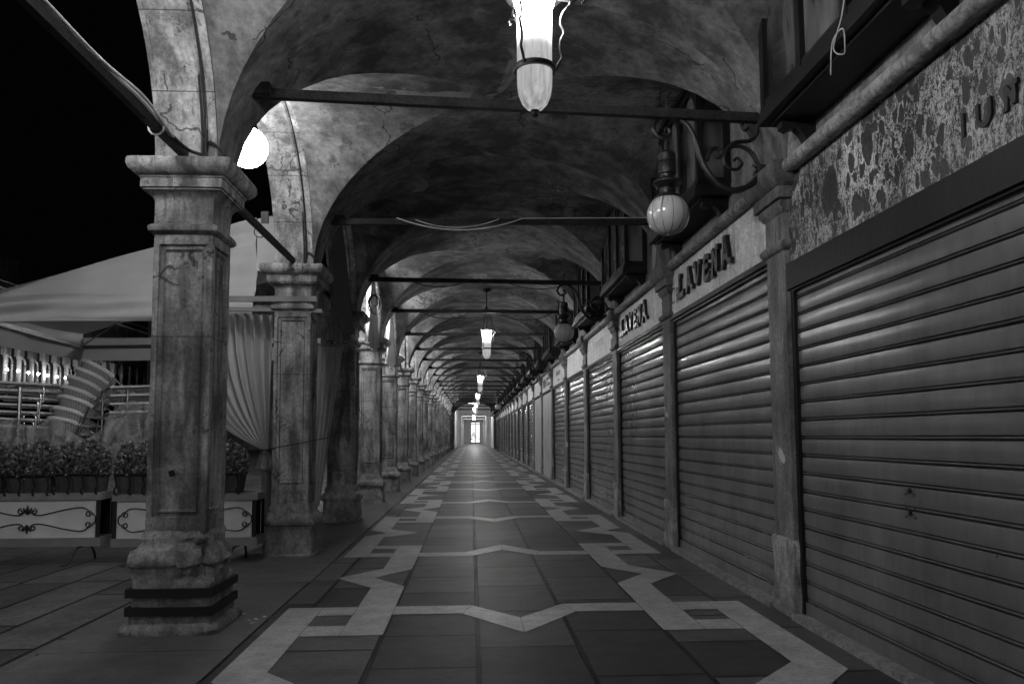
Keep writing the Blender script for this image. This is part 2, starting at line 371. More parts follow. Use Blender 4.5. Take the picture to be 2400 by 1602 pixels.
def m_wicker():
    t = NT('woven_wicker'); tc = t.n('ShaderNodeTexCoord'); sp = t.n('ShaderNodeSeparateXYZ'); t.l(tc.outputs['Object'], sp.inputs[0])
    an = t.math('ARCTAN2', sp.outputs[1], sp.outputs[0])
    a = t.math('SINE', t.math('MULTIPLY', an, 46)); b = t.math('SINE', t.math('MULTIPLY', sp.outputs[2], 420))
    h = t.math('ADD', t.math('MULTIPLY', a, .6), t.math('MULTIPLY', b, .4)); t.bump(h, .7, .004)
    return t.set(t.mapr(h, -1, 1, .18, .55), .6, 0, .3)
M['wicker'] = m_wicker(); M['rim'] = flat('bound_wicker_rim', .8, .55, 0, .3, .15, 40, .3)
def m_perf():
    t = NT('perforated_white_panel'); tc = t.n('ShaderNodeTexCoord'); sp = t.n('ShaderNodeSeparateXYZ'); t.l(tc.outputs['Object'], sp.inputs[0])
    k = 2 * pi / .019
    u = t.math('ADD', sp.outputs[0], sp.outputs[2]); w_ = t.math('SUBTRACT', sp.outputs[0], sp.outputs[2])
    a = t.math('SINE', t.math('MULTIPLY', u, k)); b = t.math('SINE', t.math('MULTIPLY', w_, k))
    d = t.math('GREATER_THAN', t.math('MULTIPLY', a, b), .45); n = t.noise(t.vec(), 3, 4)
    return t.set(t.mix(d, t.mapr(n, .3, .7, .55, .72), .03), .5, 0, .3)
M['perf'] = m_perf()
def m_leaf():
    t = NT('shrub_leaf'); g = t.n('ShaderNodeNewGeometry')
    t.set(t.mapr(g.outputs['Random Per Island'], 0, 1, .04, .26), .32, 0, .5); return t.m
M['leaf'] = m_leaf()

# ------------------------------------------------------------------ the ground
g = MB(); g.add([(-400, -60, -.012), (300, -60, -.012), (300, 500, -.012), (-400, 500, -.012)], [(0, 1, 2, 3)])
tag(g.build('piazza_ground', M['piazza'], smooth=0), kind='structure')
YE = C1 + P * (NB - .5)
g = MB(); g.add([(-1.33, -14, 0), (2.3, -14, 0), (2.3, 150, 0), (-1.33, 150, 0)], [(0, 1, 2, 3)])
tag(g.build('arcade_pavement', M['slab'], smooth=0), kind='structure')
# pale slabs the piers stand on, with a broken edge
g = MB(); random.seed(3)
y = -14.
while y < 75:
    L = random.uniform(1.1, 2.2); x1 = -1.345 + random.uniform(-.008, .008)
    g.box(-2.42 + random.uniform(-.02, .02), x1, y + .004, y + L - .004, -.05, .003); y += L
tag(g.build('pier_footing_strip', M['kerbstone'], smooth=0), kind='structure')
# pale inlay bands
g = MB(); IC = .32
def inl(poly, z=.004):
    n = len(poly); g.add([(a, b, z) for a, b in poly], [tuple(range(n))])
def key(sg, y0, fl):
    X = lambda x: IC + sg * (x - IC); Y = lambda y: y0 + fl * (y - 6.88)
    e = .004
    def q(*pts):
        pts = [(X(a), Y(b)) for a, b in pts]
        ar = sum(pts[i - 1][0] * pts[i][1] - pts[i][0] * pts[i - 1][1] for i in range(len(pts)))
        inl(pts if ar > 0 else pts[::-1])
    q((-1.28, 5.72), (-1.28, 4.05), (-1.045, 3.775), (-1.045, 4.2), (-1.045, 5.46 + e), (-1.045, 5.72))
    q((-1.045, 4.2 - e), (-1.045, 3.775), (-.66, 3.775))
    q((-1.045 + e, 5.47), (-.80 - e, 5.47), (-.80 - e, 5.72), (-1.045 + e, 5.72))
    q((-1.04, 4.92), (-.80 - e, 4.92), (-.80 - e, 5.17), (-1.04, 5.17))
    q((-.80, 4.92), (-.54, 4.92), (-.54, 6.47), (-.80, 6.42))
    q((-.80, 6.42 + e), (-.54, 6.47 + e), (-.83, 6.88), (-1.14, 6.88))
    q((-.54 + e, 5.47), (-.07, 5.47), (0, 5.72), (-.54 + e, 5.72))
    q((-.07 + e, 5.465), (.32 - .002, 4.92), (.32 - .002, 5.32), (0 + e, 5.715))
for k in range(-1, 13):
    for sg in (1, -1):
        for fl in (1, -1): key(sg, 6.88 + 2 * P * k, fl)
tag(g.build('pavement_inlay', M['inlay'], smooth=0), kind='structure')

# ------------------------------------------------------------------ the building
bld = thing('arcade_building', 'long vaulted stone arcade with plastered cross vaults and round arches', 'building')
def shp(s): return SPR + RISE * sqrt(max(0., 1 - abs(s) ** 2.3))
def wob(x, y, z): return .012 * nz((x, y, z), 1.3, 3) + .005 * nz((x, y, z), 5, 8)
g = MB(); NS = 28; hp = P / 2
def sv(u): return sin((u - .5) * pi)
def pt(x, y, z):
    e = min(1, (hp - abs(y)) * 6); return (x, y, z + wob(x, y, z) * max(0, e))
for sgn in (-1, 1):
    g.grid(lambda u, v: pt(XC + sgn * A_ * (abs(sv(u)) + (1 - abs(sv(u))) * v), sv(u) * B_, shp(sv(u))), NS, 10)
    g.grid(lambda u, v: pt(XC + sv(u) * A_, sgn * (B_ * abs(sv(u)) + (hp + .001 - B_ * abs(sv(u))) * v), shp(sv(u))), NS, 10)
v0 = g.build('vault', M['vault'], bld, smooth=28, loc=(0, C1 - 2.5 * P, 0))
vaults = [v0]
for k in range(1, NB + 3):
    o = v0.copy(); COL.objects.link(o); o.parent = bld; o.location = (0, C1 + (k - 2.5) * P, 0); vaults.append(o)
# arcade arch: stone ring + spandrel
g = MB(); n = 30; r = B_ - .004
an = [pi * i / n for i in range(n + 1)]
xo, xi = -2.04, -1.66
prof = [(xo, .0), (xo + .03, .0), (xo + .035, .006), (xi - .10, .006), (xi - .095, .0), (xi - .075, -.012), (xi - .055, .004), (xi - .05, .012), (xi - .02, .0), (xi + .012, .0), (xi + .012, .10), (xi, .102)]
vs = []; fs = []
for a in an:
    for (x, d) in prof: vs.append((x, -(r + d) * cos(a), SPR + (r + d) * sin(a)))
for i in range(n):
    for j in range(len(prof) - 1): q = i * len(prof) + j; fs.append((q, q + 1, q + 1 + len(prof), q + len(prof)))
g.add(vs, fs)
vs = []; fs = []
def sq(a, X, dr=0.):
    yy = -(r + dr) * cos(a); zz = SPR + (r + dr) * sin(a); return (X, yy, zz)
for X in (xo, ):
    b0 = len(vs)
    for a in an: vs.append(sq(a, X)); yy = -cos(a) * (r); vs.append((X, max(-hp, min(hp, -cos(a) * hp * 1.35)), 4.9))
    for i in range(n): q = b0 + 2 * i; fs.append((q, q + 1, q + 3, q + 2))
g.add(vs, fs)
ar = g.build('arcade_arch', M['arch'], bld, loc=(0, C1 - 1.5 * P, 0), smooth=30)
for k in range(1, NB + 1):
    o = ar.copy(); COL.objects.link(o); o.parent = bld; o.location = (0, C1 + (k - 1.5) * P, 0)
# haunch blocks above the piers, upper wall, roof slab
g = MB()
for k in range(-1, NB + 1): g.box(xo + .002, xi - .004, C1 + k * P - .19, C1 + k * P + .19, SPR - .005, 4.9)
g.build('spandrel', M['arch'], bld, smooth=0)
g = MB(); g.box(-2.12, 2.6, -14, YE + 1, 4.9, 5.1); g.box(-2.04, -1.8, -14, YE + 1, 5.1, 11.5); g.box(-2.3, -1.7, -14, YE + 1, 11.5, 12.1)
for k in range(-4, NB):
    for j in (0, 1):
        y = C1 + k * P + j * hp; g.box(-2.1, -2.0, y - .14, y + .14, 5.12, 8.2); g.box(-2.1, -2.0, y - .14, y + .14, 8.6, 11.4)
g.box(-2.12, -1.95, -14, YE + 1, 8.22, 8.55)
g.build('upper_storey', M['facade'], bld, smooth=0)
# right wall above and behind the shop fronts
g = MB(); g.box(2.128, 2.5, -14, YE, 3.02, 4.88); g.box(2.22, 2.5, -14, YE, -.02, 3.02)
g.build('shop_wall', M['wall'], bld, smooth=0)
g = MB()
for k in range(-1, NB):
    g.tube([(2.10, CR + k * P + (.27 if k >= -1 else 0), 2.975), (2.10, CR + (k + 1) * P - .27, 2.975)], .047, 12)
    g.box(2.12, 2.24, CR + k * P + .17, CR + (k + 1) * P - .17, 2.94, 3.018)
g.build('cornice_moulding', M['moulding'], bld)
# back wall behind the camera end
g = MB(); g.box(-2.0, 2.4, -14.3, -14.05, 0, 5); g.build('end_wall', M['wall'], bld, smooth=0)

# ------------------------------------------------------------------ piers
tsS = [-1, -.94, -.86, -.80, -.78, -.66, -.63, -.60, -.3, 0, .3, .60, .63, .66, .78, .80, .86, .94, 1]
def ins(t, z):
    a = abs(t)
    if z < .70 or z > 2.44: return 0
    za = min(z - .70, 2.44 - z)
    d = 0
    if a < .79 and za > .004: d = .020
    if a < .645 and za > .033: d = .008
    if a < .615 and za > .05: d = .026
    return d
zs = [.56, .62, .70, .703, .706, .732, .735, .752, .755] + lin(.8, 2.36, 12) + [2.385, 2.388, 2.405, 2.408, 2.434, 2.437, 2.44, 2.5]
tsD = lin(-1, 1, 16)
def cap_prof(h):
    return [(.19, 2.50), (.205, 2.505), (.222, 2.52), (.226, 2.535), (.222, 2.552), (.205, 2.565), (.192, 2.57), (.19, 2.60), (.19, 2.71), (.196, 2.735), (.215, 2.76), (.238, 2.775), (.25, 2.778), (.25, 2.79),
            (.262, 2.792), (.262, 2.85), (.268, 2.852), (.272, 2.866), (.284, 2.868), (.30, 2.88), (.322, 2.90), (.332, 2.925), (.33, 2.955), (.322, 2.97)]
def make_pier(first):
    t = thing('stone_pier', 'x', 'pier', (PX, C1, 0), 'square stone piers along the arcade')
    am = (lambda x, y, z: 1.0)
    if first:
        bp = [(.29, -.01), (.30, .03), (.285, .06), (.25, .065), (.25, .40), (.262, .405), (.275, .42), (.278, .46), (.262, .50), (.235, .515), (.222, .53), (.215, .55), (.222, .575), (.208, .60), (.200, .62)]
        fb = lambda x, y, z: (3.4 if (z > .33 and x > 0.02) else .7) * (1.4 if .40 < z < .5 else 1)
    else:
        bp = [(.27, -.01), (.268, .02), (.25, .025), (.25, .30), (.265, .305), (.275, .32), (.275, .37), (.26, .40), (.235, .415), (.222, .44), (.225, .47), (.208, .50), (.200, .525)]
        fb = lambda x, y, z: 1.
    top = .62 if first else .52
    loft(dens(bp, .03), 0, 0, tsD, amp=.014 if first else .012, seed=2, ampf=fb).build('base', M['base'], t, smooth=45)
    z2 = [max(z, top - .002) if z < top else z for z in zs]; z2 = sorted(set(z2 + [top - .012]))
    loft([(.19, z) for z in z2], 0, 0, tsS, inset=ins, amp=.002, seed=4).build('shaft', M['pier'], t, smooth=30)
    loft(cap_prof(0), 0, 0, tsD, amp=.0035, seed=6).build('capital', M['pier'], t, smooth=30)
    if first:
        for z in (.115, .225):
            loft([(.268, z), (.268, z + .052)], 0, 0, [-1, 0, 1]).build('black_band', M['band'], t, smooth=0)
    return t
p1 = make_pier(True); p1['label'] = 'nearest stone pier, two black bands round its chipped plinth'
g = MB(); g.obox((-.03, -.188, .975), (.014, 0, .004), (0, .012, 0), (-.004, 0, .018)); g.build('dark_hole', M['letter'], p1, smooth=0)  # black block stands in for the dark of a hole in the shaft
p2 = make_pier(False); p2.location.y = C1 + P
for k in range(1, NB + 1):
    lab = '%s stone pier from the camera in the arcade row' % ORD[k].capitalize()
    if k == 1: lab = 'second stone pier, tied round with a thin cord beside the gathered curtain'
    if k == 2: lab = 'third stone pier, in shade behind the tied curtain'
    if k == 1: p2['label'] = lab
    else: dup(p2, (PX, C1 + k * P, 0), lab)
dup(p2, (PX, C1 - P, 0), 'stone pier out of frame beside the camera')

# ------------------------------------------------------------------ pilasters on the right
def make_pilaster():
    t = thing('shop_pilaster', 'x', 'pilaster', (2.24, CR, 0), 'pilasters between the shop fronts')
    L = lambda prof, name, mt, amp, sd, ts=lin(-1, 1, 8): loft(prof, 0, 0, ts, ratio=1., amp=amp, seed=sd).build(name, mt, t, smooth=40)
    L(dens([(.15, -.01), (.155, .1), (.15, .3), (.15, .46), (.145, .5), (.13, .51)], .05), 'base', M['base'], .009, 3)
    L([(.13, .5)] + [(.13, z) for z in lin(.55, 2.44, 14)], 'shaft', M['pilaster'], .003, 7)
    L([(.13, 2.44), (.15, 2.45), (.163, 2.47), (.163, 2.49), (.15, 2.51), (.13, 2.52), (.13, 2.70), (.14, 2.71), (.165, 2.75), (.165, 2.78), (.19, 2.785), (.19, 2.86), (.20, 2.865), (.225, 2.90), (.245, 2.94), (.245, 3.0), (.235, 3.02)], 'capital', M['pilaster'], .003, 9)
    for c in t.children: c.scale = (1, 1.28, 1)
    return t
pl = make_pilaster(); pl['label'] = 'nearest pilaster, pale flaking paint beside the widest shutter'
for k in range(1, NB + 1):
    dup(pl, (2.24, CR + k * P, 0), '%s pilaster from the camera between the shop shutters' % ORD[k].capitalize())

# ------------------------------------------------------------------ roller shutters, signs, sills
def make_shutter(y0, y1, ztop, X=2.175):
    t = thing('roller_shutter', 'x', 'shutter', (X, (y0 + y1) / 2, 0), 'closed roller shutters of the shops')
    h = (y1 - y0) / 2; g = MB(); z = .12; sh = .1165
    pr = []
    while z < ztop + .05:
        for a, b in ((.016, .0), (.018, .0035), (-.004, .0055), (-.007, .0095), (-.004, .0135), (.018, .0155), (.018, .020), (-.003, .022), (-.0048, .03), (-.0062, .05), (-.0068, .066), (-.0062, .082), (-.0048, .100), (-.0032, .1125), (.016, .115)):
            pr.append((a, z + b))
        z += sh
    ny = 16; vs = []
    for j in range(ny + 1):
        yy = -h + 2 * h * j / ny
        for a, b in pr: vs.append((a + .006 * nz((yy * 1.5, b * 3, 0), 1, 3) + .0025 * nz((yy * 4, int(b / sh) * 7.3, 0), 1, 5), yy, b + .0022 * nz((yy * 1.1, int(b / sh) * 3.1, 0), 1, 6)))
    m = len(pr); fs = [(j * m + i, (j + 1) * m + i, (j + 1) * m + i + 1, j * m + i + 1) for j in range(ny) for i in range(m - 1)]
    g.add(vs, fs); g.build('slat_curtain', M['shutter'], t, smooth=50)
    g = MB(); g.box(-.016, .012, -h, h, .03, .118); g.box(-.03, .0, -h, h, .022, .034); g.build('bottom_bar', M['shutter'], t, smooth=0)
    for s in (-1, 1):
        g = MB(); g.box(-.03, .03, s * (h + .012) - .022, s * (h + .012) + .022, 0.03, ztop); g.build('guide_rail', M['wood'], t, smooth=0)
    g = MB(); g.box(-.035, .03, -h - .02, h + .02, ztop - .01, ztop + .05); g.build('shutter_housing', M['wood'], t, smooth=0)
    return t
ys0, ys1 = CR + .21, CR + P - .21
sh1 = make_shutter(ys0, ys1, 2.40)
sh0 = make_shutter(ys0 - P, ys1 - P, 2.16, 2.172)
sh0['label'] = 'nearest and largest roller shutter, scratched and stained, with two round locks'
for z in (.92, .81):
    g = MB(); yl = 3.82 - (ys0 + ys1) / 2 + P
    g.lathe([(.0, -.004), (.014, -.004), (.016, .004), (.007, .006), (.0, .006)], n=14)
    g.v = [(-.02 + -b, yl + a, z + c) for a, c, b in g.v]
    for dy in (-.04, .04):
        for dz in (-.022, .022):
            m_ = MB(); m_.lathe([(0, -.003), (.0045, -.003), (.005, .002), (0, .004)], n=8); g.add([(-.0165 - b, yl + a + dy, z + c + dz) for a, c, b in m_.v], m_.f)
    g.build('lock', M['iron'], sh0)
SL = {1: 'roller shutter under the nearer sign with black ornate letters', 2: 'brightly glinting roller shutter under the second black-lettered sign',
      3: 'roller shutter under the faded sign with a small plaque', 4: 'roller shutter under the blank pale fascia', 5: 'roller shutter under the small-lettered pale sign'}
sh1['label'] = SL[1]
NOSH = (6, 7)
for k in range(2, NB):
    if k in NOSH: continue
    dup(sh1, (2.175, (ys0 + ys1) / 2 + (k - 1) * P, 0), SL.get(k, '%s shop bay along, its grey roller shutter closed' % ORD[k].capitalize()))
# sills
g = MB(); h = (ys1 - ys0) / 2 + .02
for j in range(3): g.box(-.09, .1, -h + j * 2 * h / 3 + .003, -h + (j + 1) * 2 * h / 3 - .003, -.01, .038)
s0 = g.build('door_sill', M['sill'], loc=(2.16, (ys0 + ys1) / 2 - P, 0), smooth=0); tag(s0, 'pale stone sill under the nearest large shutter', 'sill', 'stone sills under the shop fronts')
for k in range(1, NB):
    o = s0.copy(); COL.objects.link(o); o.location.y += P * k; o['label'] = 'stone sill under the %s shop front from the camera' % ORD[k]
# ring on the sill
g = MB(); g.tube([(2.05 + .045 * cos(a), 3.35 + .07 * sin(a), .012) for a in [2 * pi * i / 20 for i in range(20)]], .006, 6, True)
tag(g.build('iron_ring', M['iron']), 'small iron ring lying at the nearest stone sill', 'ring')
# sign boards
def glyphs(word, h, wd, st):
    """ornate heavy capitals: list of (strokes) in (u,v) with width st"""
    S = {'L': [[(.3, 1), (.32, .5), (.3, .1), (.75, .12)], [(.3, .97), (.5, .93)], [(.1, .05), (.35, .1)], [(.75, .1), (.8, .28)]],
         'A': [[(.12, .02), (.28, .3), (.42, .98)], [(.42, .98), (.58, .55), (.66, .18), (.9, .12)], [(.28, .36), (.6, .36)], [(.3, 1), (.55, .98)]],
         'V': [[(.08, .9), (.28, .95), (.45, .05)], [(.45, .05), (.62, .5), (.68, .97)], [(.68, .97), (.9, .9)]],
         'E': [[(.3, .98), (.26, .5), (.28, .05)], [(.3, .96), (.78, .9), (.78, .78)], [(.28, .52), (.68, .56), (.68, .46)], [(.28, .06), (.8, .14), (.85, .28)]],
         'N': [[(.2, .02), (.26, .5), (.22, .98)], [(.22, .95), (.45, .6), (.62, .12)], [(.62, .1), (.66, .5), (.62, .98)], [(.62, .97), (.85, .93)], [(.08, .04), (.34, .06)]],
         'C': [[(.85, .72), (.6, .98), (.25, .8), (.12, .4), (.3, .06), (.7, .1)]],
         'f': [[(.5, 1.25), (.35, 1.0), (.38, .4), (.32, -.35)], [(.1, .55), (.7, .6)]],
         'I': [[(.5, 0), (.5, 1)]], 'U': [[(.15, 1), (.15, .3), (.35, 0), (.65, 0), (.85, .3), (.85, 1)]], 'M': [[(.1, 0), (.1, 1), (.5, .3), (.9, 1), (.9, 0)]]}
    return S[word]
def letter(g, ch, y, z, wd, hh, st, x0, x1):
    """text runs toward the camera (decreasing y)"""
    for k, s_ in enumerate(glyphs(ch, hh, wd, st)):
        pts = sm([(u, v, 0) for u, v in s_], 4) if len(s_) > 2 else [Vector((u, v, 0)) for u, v in s_]
        q = [(y - p.x * wd, z + p.y * hh) for p in pts]
        L_, R_ = [], []
        for i, p in enumerate(q):
            a = Vector(q[max(i - 1, 0)]); b = Vector(q[min(i + 1, len(q) - 1)]); d = (b - a).normalized(); nn = Vector((-d.y, d.x)) * st / 2
            L_.append((p[0] + nn.x, p[1] + nn.y)); R_.append((p[0] - nn.x, p[1] - nn.y))
        poly = L_ + R_[::-1]; m_ = len(L_)
        e = .0007 * k
        vs = [(x0, a, b) for a, b in poly] + [(x1 - e, a, b) for a, b in poly]; N = len(poly)
        fs = [(i, (i + 1) % N, N + (i + 1) % N, N + i) for i in range(N)]
        for i in range(m_ - 1): fs += [(i, i + 1, N - 2 - i, N - 1 - i), (N + i, N + N - 1 - i, N + N - 2 - i, N + i + 1)]
        g.add(vs, fs)
def make_sign(k, label, letters=True):
    yc = (ys0 + ys1) / 2 + (k - 1) * P; hh = hp - .17
    t = thing('shop_sign', label, 'sign', (2.15, yc, 2.46), 'sign boards over the shutters')
    g = MB(); g.box(-.008, .06, -hh, hh, 0, .475); g.build('board', M['sign'], t, smooth=0)
    g = MB(); g.box(-.03, .05, -hh, hh, -.045, -.001); g.build('lower_trim', M['wood'], t, smooth=0)
    return t, yc, hh
for k in (1, 2):
    t, yc, hh = make_sign(k, 'pale sign board with black letters LAVENA, %s' % ('nearest to the camera' if k == 1 else 'the farther of the two'))
    b = yc if k == 1 else yc
    g = MB(); off = (6.825 + .085)
    for ch, y0, y1, z0, z1 in (('L', 7.93, 7.62, 2.585, 2.81), ('A', 7.62, 7.31, 2.585, 2.81), ('V', 7.34, 7.05, 2.585, 2.81), ('E', 7.03, 6.79, 2.58, 2.81), ('N', 6.79, 6.50, 2.58, 2.82), ('A', 6.51, 6.20, 2.585, 2.83)):
        letter(g, ch, y0 - (ys0 + ys1) / 2, z0 - 2.46, y0 - y1, z1 - z0, .048, -.012, -.045)
    g.build('letters', M['letter'], t, smooth=0)
    g = MB()
    letter(g, 'C', 8.28 - (ys0 + ys1) / 2, .12, .2, .17, .012, -.006, -.014)
    for y in (8.09, 8.04): letter(g, 'f', y - (ys0 + ys1) / 2, .14, .12, .10, .009, -.006, -.014)
    g.build('script_letters', M['iron'], t, smooth=0)
t, yc, hh = make_sign(3, 'weathered grey sign board with worn pale lettering and a small dark plaque')
g = MB(); random.seed(5)
for i in range(7):
    y = .35 - i * .12; g.box(-.012, -.006, y - .012, y + .012, .22, .33)
    if i % 2: g.box(-.0125, -.006, y - .05, y + .012, .31, .33)
    else: g.box(-.0125, -.006, y - .045, y + .012, .22, .24)
g.build('letters', M['gold'], t, smooth=0); g = MB(); g.box(-.02, -.006, -1.28, -1.16, .05, .2); g.build('plaque', M['iron'], t, smooth=0)
t, yc, hh = make_sign(4, 'blank pale grey sign board with a small dark plaque at its near end')
g = MB(); g.box(-.02, -.006, -1.28, -1.18, .05, .18); g.build('plaque', M['iron'], t, smooth=0)
t, yc, hh = make_sign(5, 'pale sign board with small pale raised lettering in two lines')
g = MB()
for i in range(7):
    y = .5 - i * .13; g.box(-.02, -.006, y - .05, y - .035, .22, .33); g.box(-.0205, -.006, y - .06, y + .02, .22 + .045 * (i % 3), .24 + .045 * (i % 3))
for i in range(4): y = .2 - i * .12; g.box(-.02, -.006, y - .03, y + .02, .08, .13)
g.build('letters', M['gold'], t, smooth=0)
t, yc, hh = make_sign(6, 'narrow pale sign board crowded with large dark lettering over the pale door')
g = MB()
for i in range(8):
    if i == 3: continue
    y = 1.0 - i * .27; g.box(-.02, -.006, y - .03, y + .03, .12, .36); g.box(-.0205, -.006, y - .16, y + .03, .12 + .1 * (i % 3), .16 + .1 * (i % 3)); g.box(-.021, -.006, y - .16, y - .11, .14, .36)
g.build('letters', M['letter'], t, smooth=0)
for k in range(7, NB): make_sign(k, 'plain pale sign board over the %s shop front' % ORD[k])
# pale closed doors in two bays
for k in NOSH:
    yc = (ys0 + ys1) / 2 + (k - 1) * P; hh = (ys1 - ys0) / 2
    t = thing('folding_door', 'pale painted folding door, %s of the two' % ('nearer' if k == 6 else 'farther'), 'door', (2.17, yc, 0), 'pale folding doors')
    for j in range(3):
        g = MB(); a = -hh + j * 2 * hh / 3; b = a + 2 * hh / 3
        g.box(-.02, .02, a + .005, b - .005, .04, 2.38); g.box(-.028, -.0195, a + .07, b - .07, .3, 1.1); g.box(-.028, -.0195, a + .07, b - .07, 1.25, 2.2)
        g.build('door_leaf', M['paledoor'], t, smooth=0)
# nearest bay: marble fascia, dark lintel, cut letters
yc = (ys0 + ys1) / 2 - P; hh = hp - .17
t = thing('marble_fascia', 'speckled breccia marble fascia over the nearest shutter with cut letters I U N', 'sign', (2.15, yc, 2.34))
g = MB(); g.box(0, .07, -hh, hh, 0, .6); g.build('marble_panel', M['marble'], t, smooth=0)
g = MB()
for ch, y, wd in (('I', 3.29, .10), ('U', 3.155, .11), ('N', 2.99, .12)): letter(g, ch, y - yc, 2.485 - 2.34, wd, .10, .021, -.001, -.012)
g.build('letters', M['iron'], t, smooth=0)
g = MB(); g.box(2.118, 2.22, yc - hh, yc + hh, 2.165, 2.34)
tag(g.build('lintel_beam', M['wood'], smooth=0), 'dark wooden lintel beam between the marble fascia and nearest shutter', 'beam')

# ------------------------------------------------------------------ tie rods across and along
def sag(a, b, d, n=14): 
    a = Vector(a); b = Vector(b); return [a.lerp(b, i / n) - Vector((0, 0, d * 4 * (i / n) * (1 - i / n))) for i in range(n + 1)]
zl = {0: (3.53, 3.40), 1: (3.49, 3.52), 2: (3.49, 3.44), 3: (3.52, 3.50)}
random.seed(11)
for k in range(-1, NB):
    a, b = zl.get(k, (3.5 + random.uniform(-.02, .02), 3.5 + random.uniform(-.03, .02)))
    g = MB(); y = C1 + k * P; g.bar((-1.60, y, a), (2.12, y, b), .055, .062)
    g.bar((-1.46, y - .001, a + .02), (-1.36, y - .001, a + .02), .075, .085)
    t = thing('tie_rod', 'iron tie rod spanning the vault at the %s pier' % (ORD[k] if k >= 0 else 'pier behind the first'), 'tie rod', (0, 0, 0), 'iron tie rods across the vault')
    g.build('bar', M['rod'], t, smooth=0)
    if k == 1:
        g = MB(); g.tube(sag((-.80, y - .04, 3.53), (.55, y - .04, 3.535), .13), .006, 6); g.tube(sag((-.6, y - .045, 3.51), (.3, y - .045, 3.525), .09), .004, 6); g.tube([(.55, y - .04, 3.535), (1.9, y - .04, 3.555)], .005, 6)
        g.build('cable', M['wcable'], t)
    if k in (3, 4, 2, 5):
        g = MB(); g.tube(sag((-.9, y - .04, 3.47), (-.05, y - .04, 3.47), .10), .007, 6); g.tube(sag((.45, y - .04, 3.47), (1.5, y - .04, 3.46), .12), .007, 6); g.build('cable', M['cable'], t)
for k in range(-1, NB - 1):
    t = thing('arch_rod', 'iron rod along the arcade arch between the %s and %s piers' % ((ORD[k] if k >= 0 else 'hidden'), ORD[k + 1]), 'tie rod', (0, 0, 0), 'iron rods between pier tops')
    y0, y1 = C1 + k * P, C1 + (k + 1) * P; z = 3.02
    g = MB(); g.bar((PX, y0, z), (PX, y1, z), .042, .052); g.build('bar', M['rod'], t, smooth=0)
    if k == -1:
        g = MB()
        path = [(PX + .0, y0 + .6, z + .06), (PX - .01, y0 + 1.2, z + .075), (PX, y0 + 1.7, z + .05), (PX + .0, y0 + 2.2, z + .07), (PX + .03, y0 + 2.42, z + .02), (PX + .02, y0 + 2.6, z + .01)]
        g.tube(sm(path), .011, 8); g.tube(sm([(p[0] + .02, p[1], p[2] + .012 * sin(p[1] * 9)) for p in path]), .008, 6)
        for yy in (y0 + 2.44,): g.tube([(PX + .045 * cos(a), yy, z + .05 * sin(a)) for a in [2 * pi * i / 12 for i in range(12)]], .006, 6, True)
        g.build('white_cable', M['wcable'], t)
        g = MB(); g.tube(sm([(PX + .02, y0 + 2.5, z + .02), (PX + .05, y0 + 2.8, z - .0), (PX + .14, y1 - .2, z - .01), (PX + .17, y1, z + .01)]), .011, 8); g.build('dark_cable', M['cable'], t)
    if k == 0:
        g = MB(); g.obox((PX + .02, 6.98, z + .12), (.03, 0, 0), (0, .018, .004), (0, 0, .055)); g.build('junction_box', M['pot'], t, smooth=0); g = MB(); g.tube([(PX + .05 * cos(a), 6.9, z - .03 + .05 * sin(a)) for a in [2 * pi * i / 14 for i in range(14)]], .005, 6, True)
        g.build('cable_loop', M['cable'], t)
# cables running up the inside of two arches
for k, lab in ((0, 'pair of thin cables running up the nearest arch'), (1, 'pair of thin cables running up the second arch'), (5, 'thin dark cable running up the sixth arch')):
    g = MB(); y = C1 + k * P
    for j, (x, d) in enumerate(((-1.735, .02), (-1.715, .022))):
        pts = [(x, y - hp + (B_ - d) * cos(a), SPR + .03 + (B_ - d) * sin(a)) for a in lin(.0, 2.0, 24)]
        g.tube(pts, .008, 6)
    g.tube(sm([(-1.72, y - .16, 3.0), (-1.70, y - .22, 3.1), (-1.62, y - .24, 3.05), (-1.58, y - .2, 2.985)]), .008, 6)
    tag(g.build('wall_cable', M['cable']), lab, 'cable')

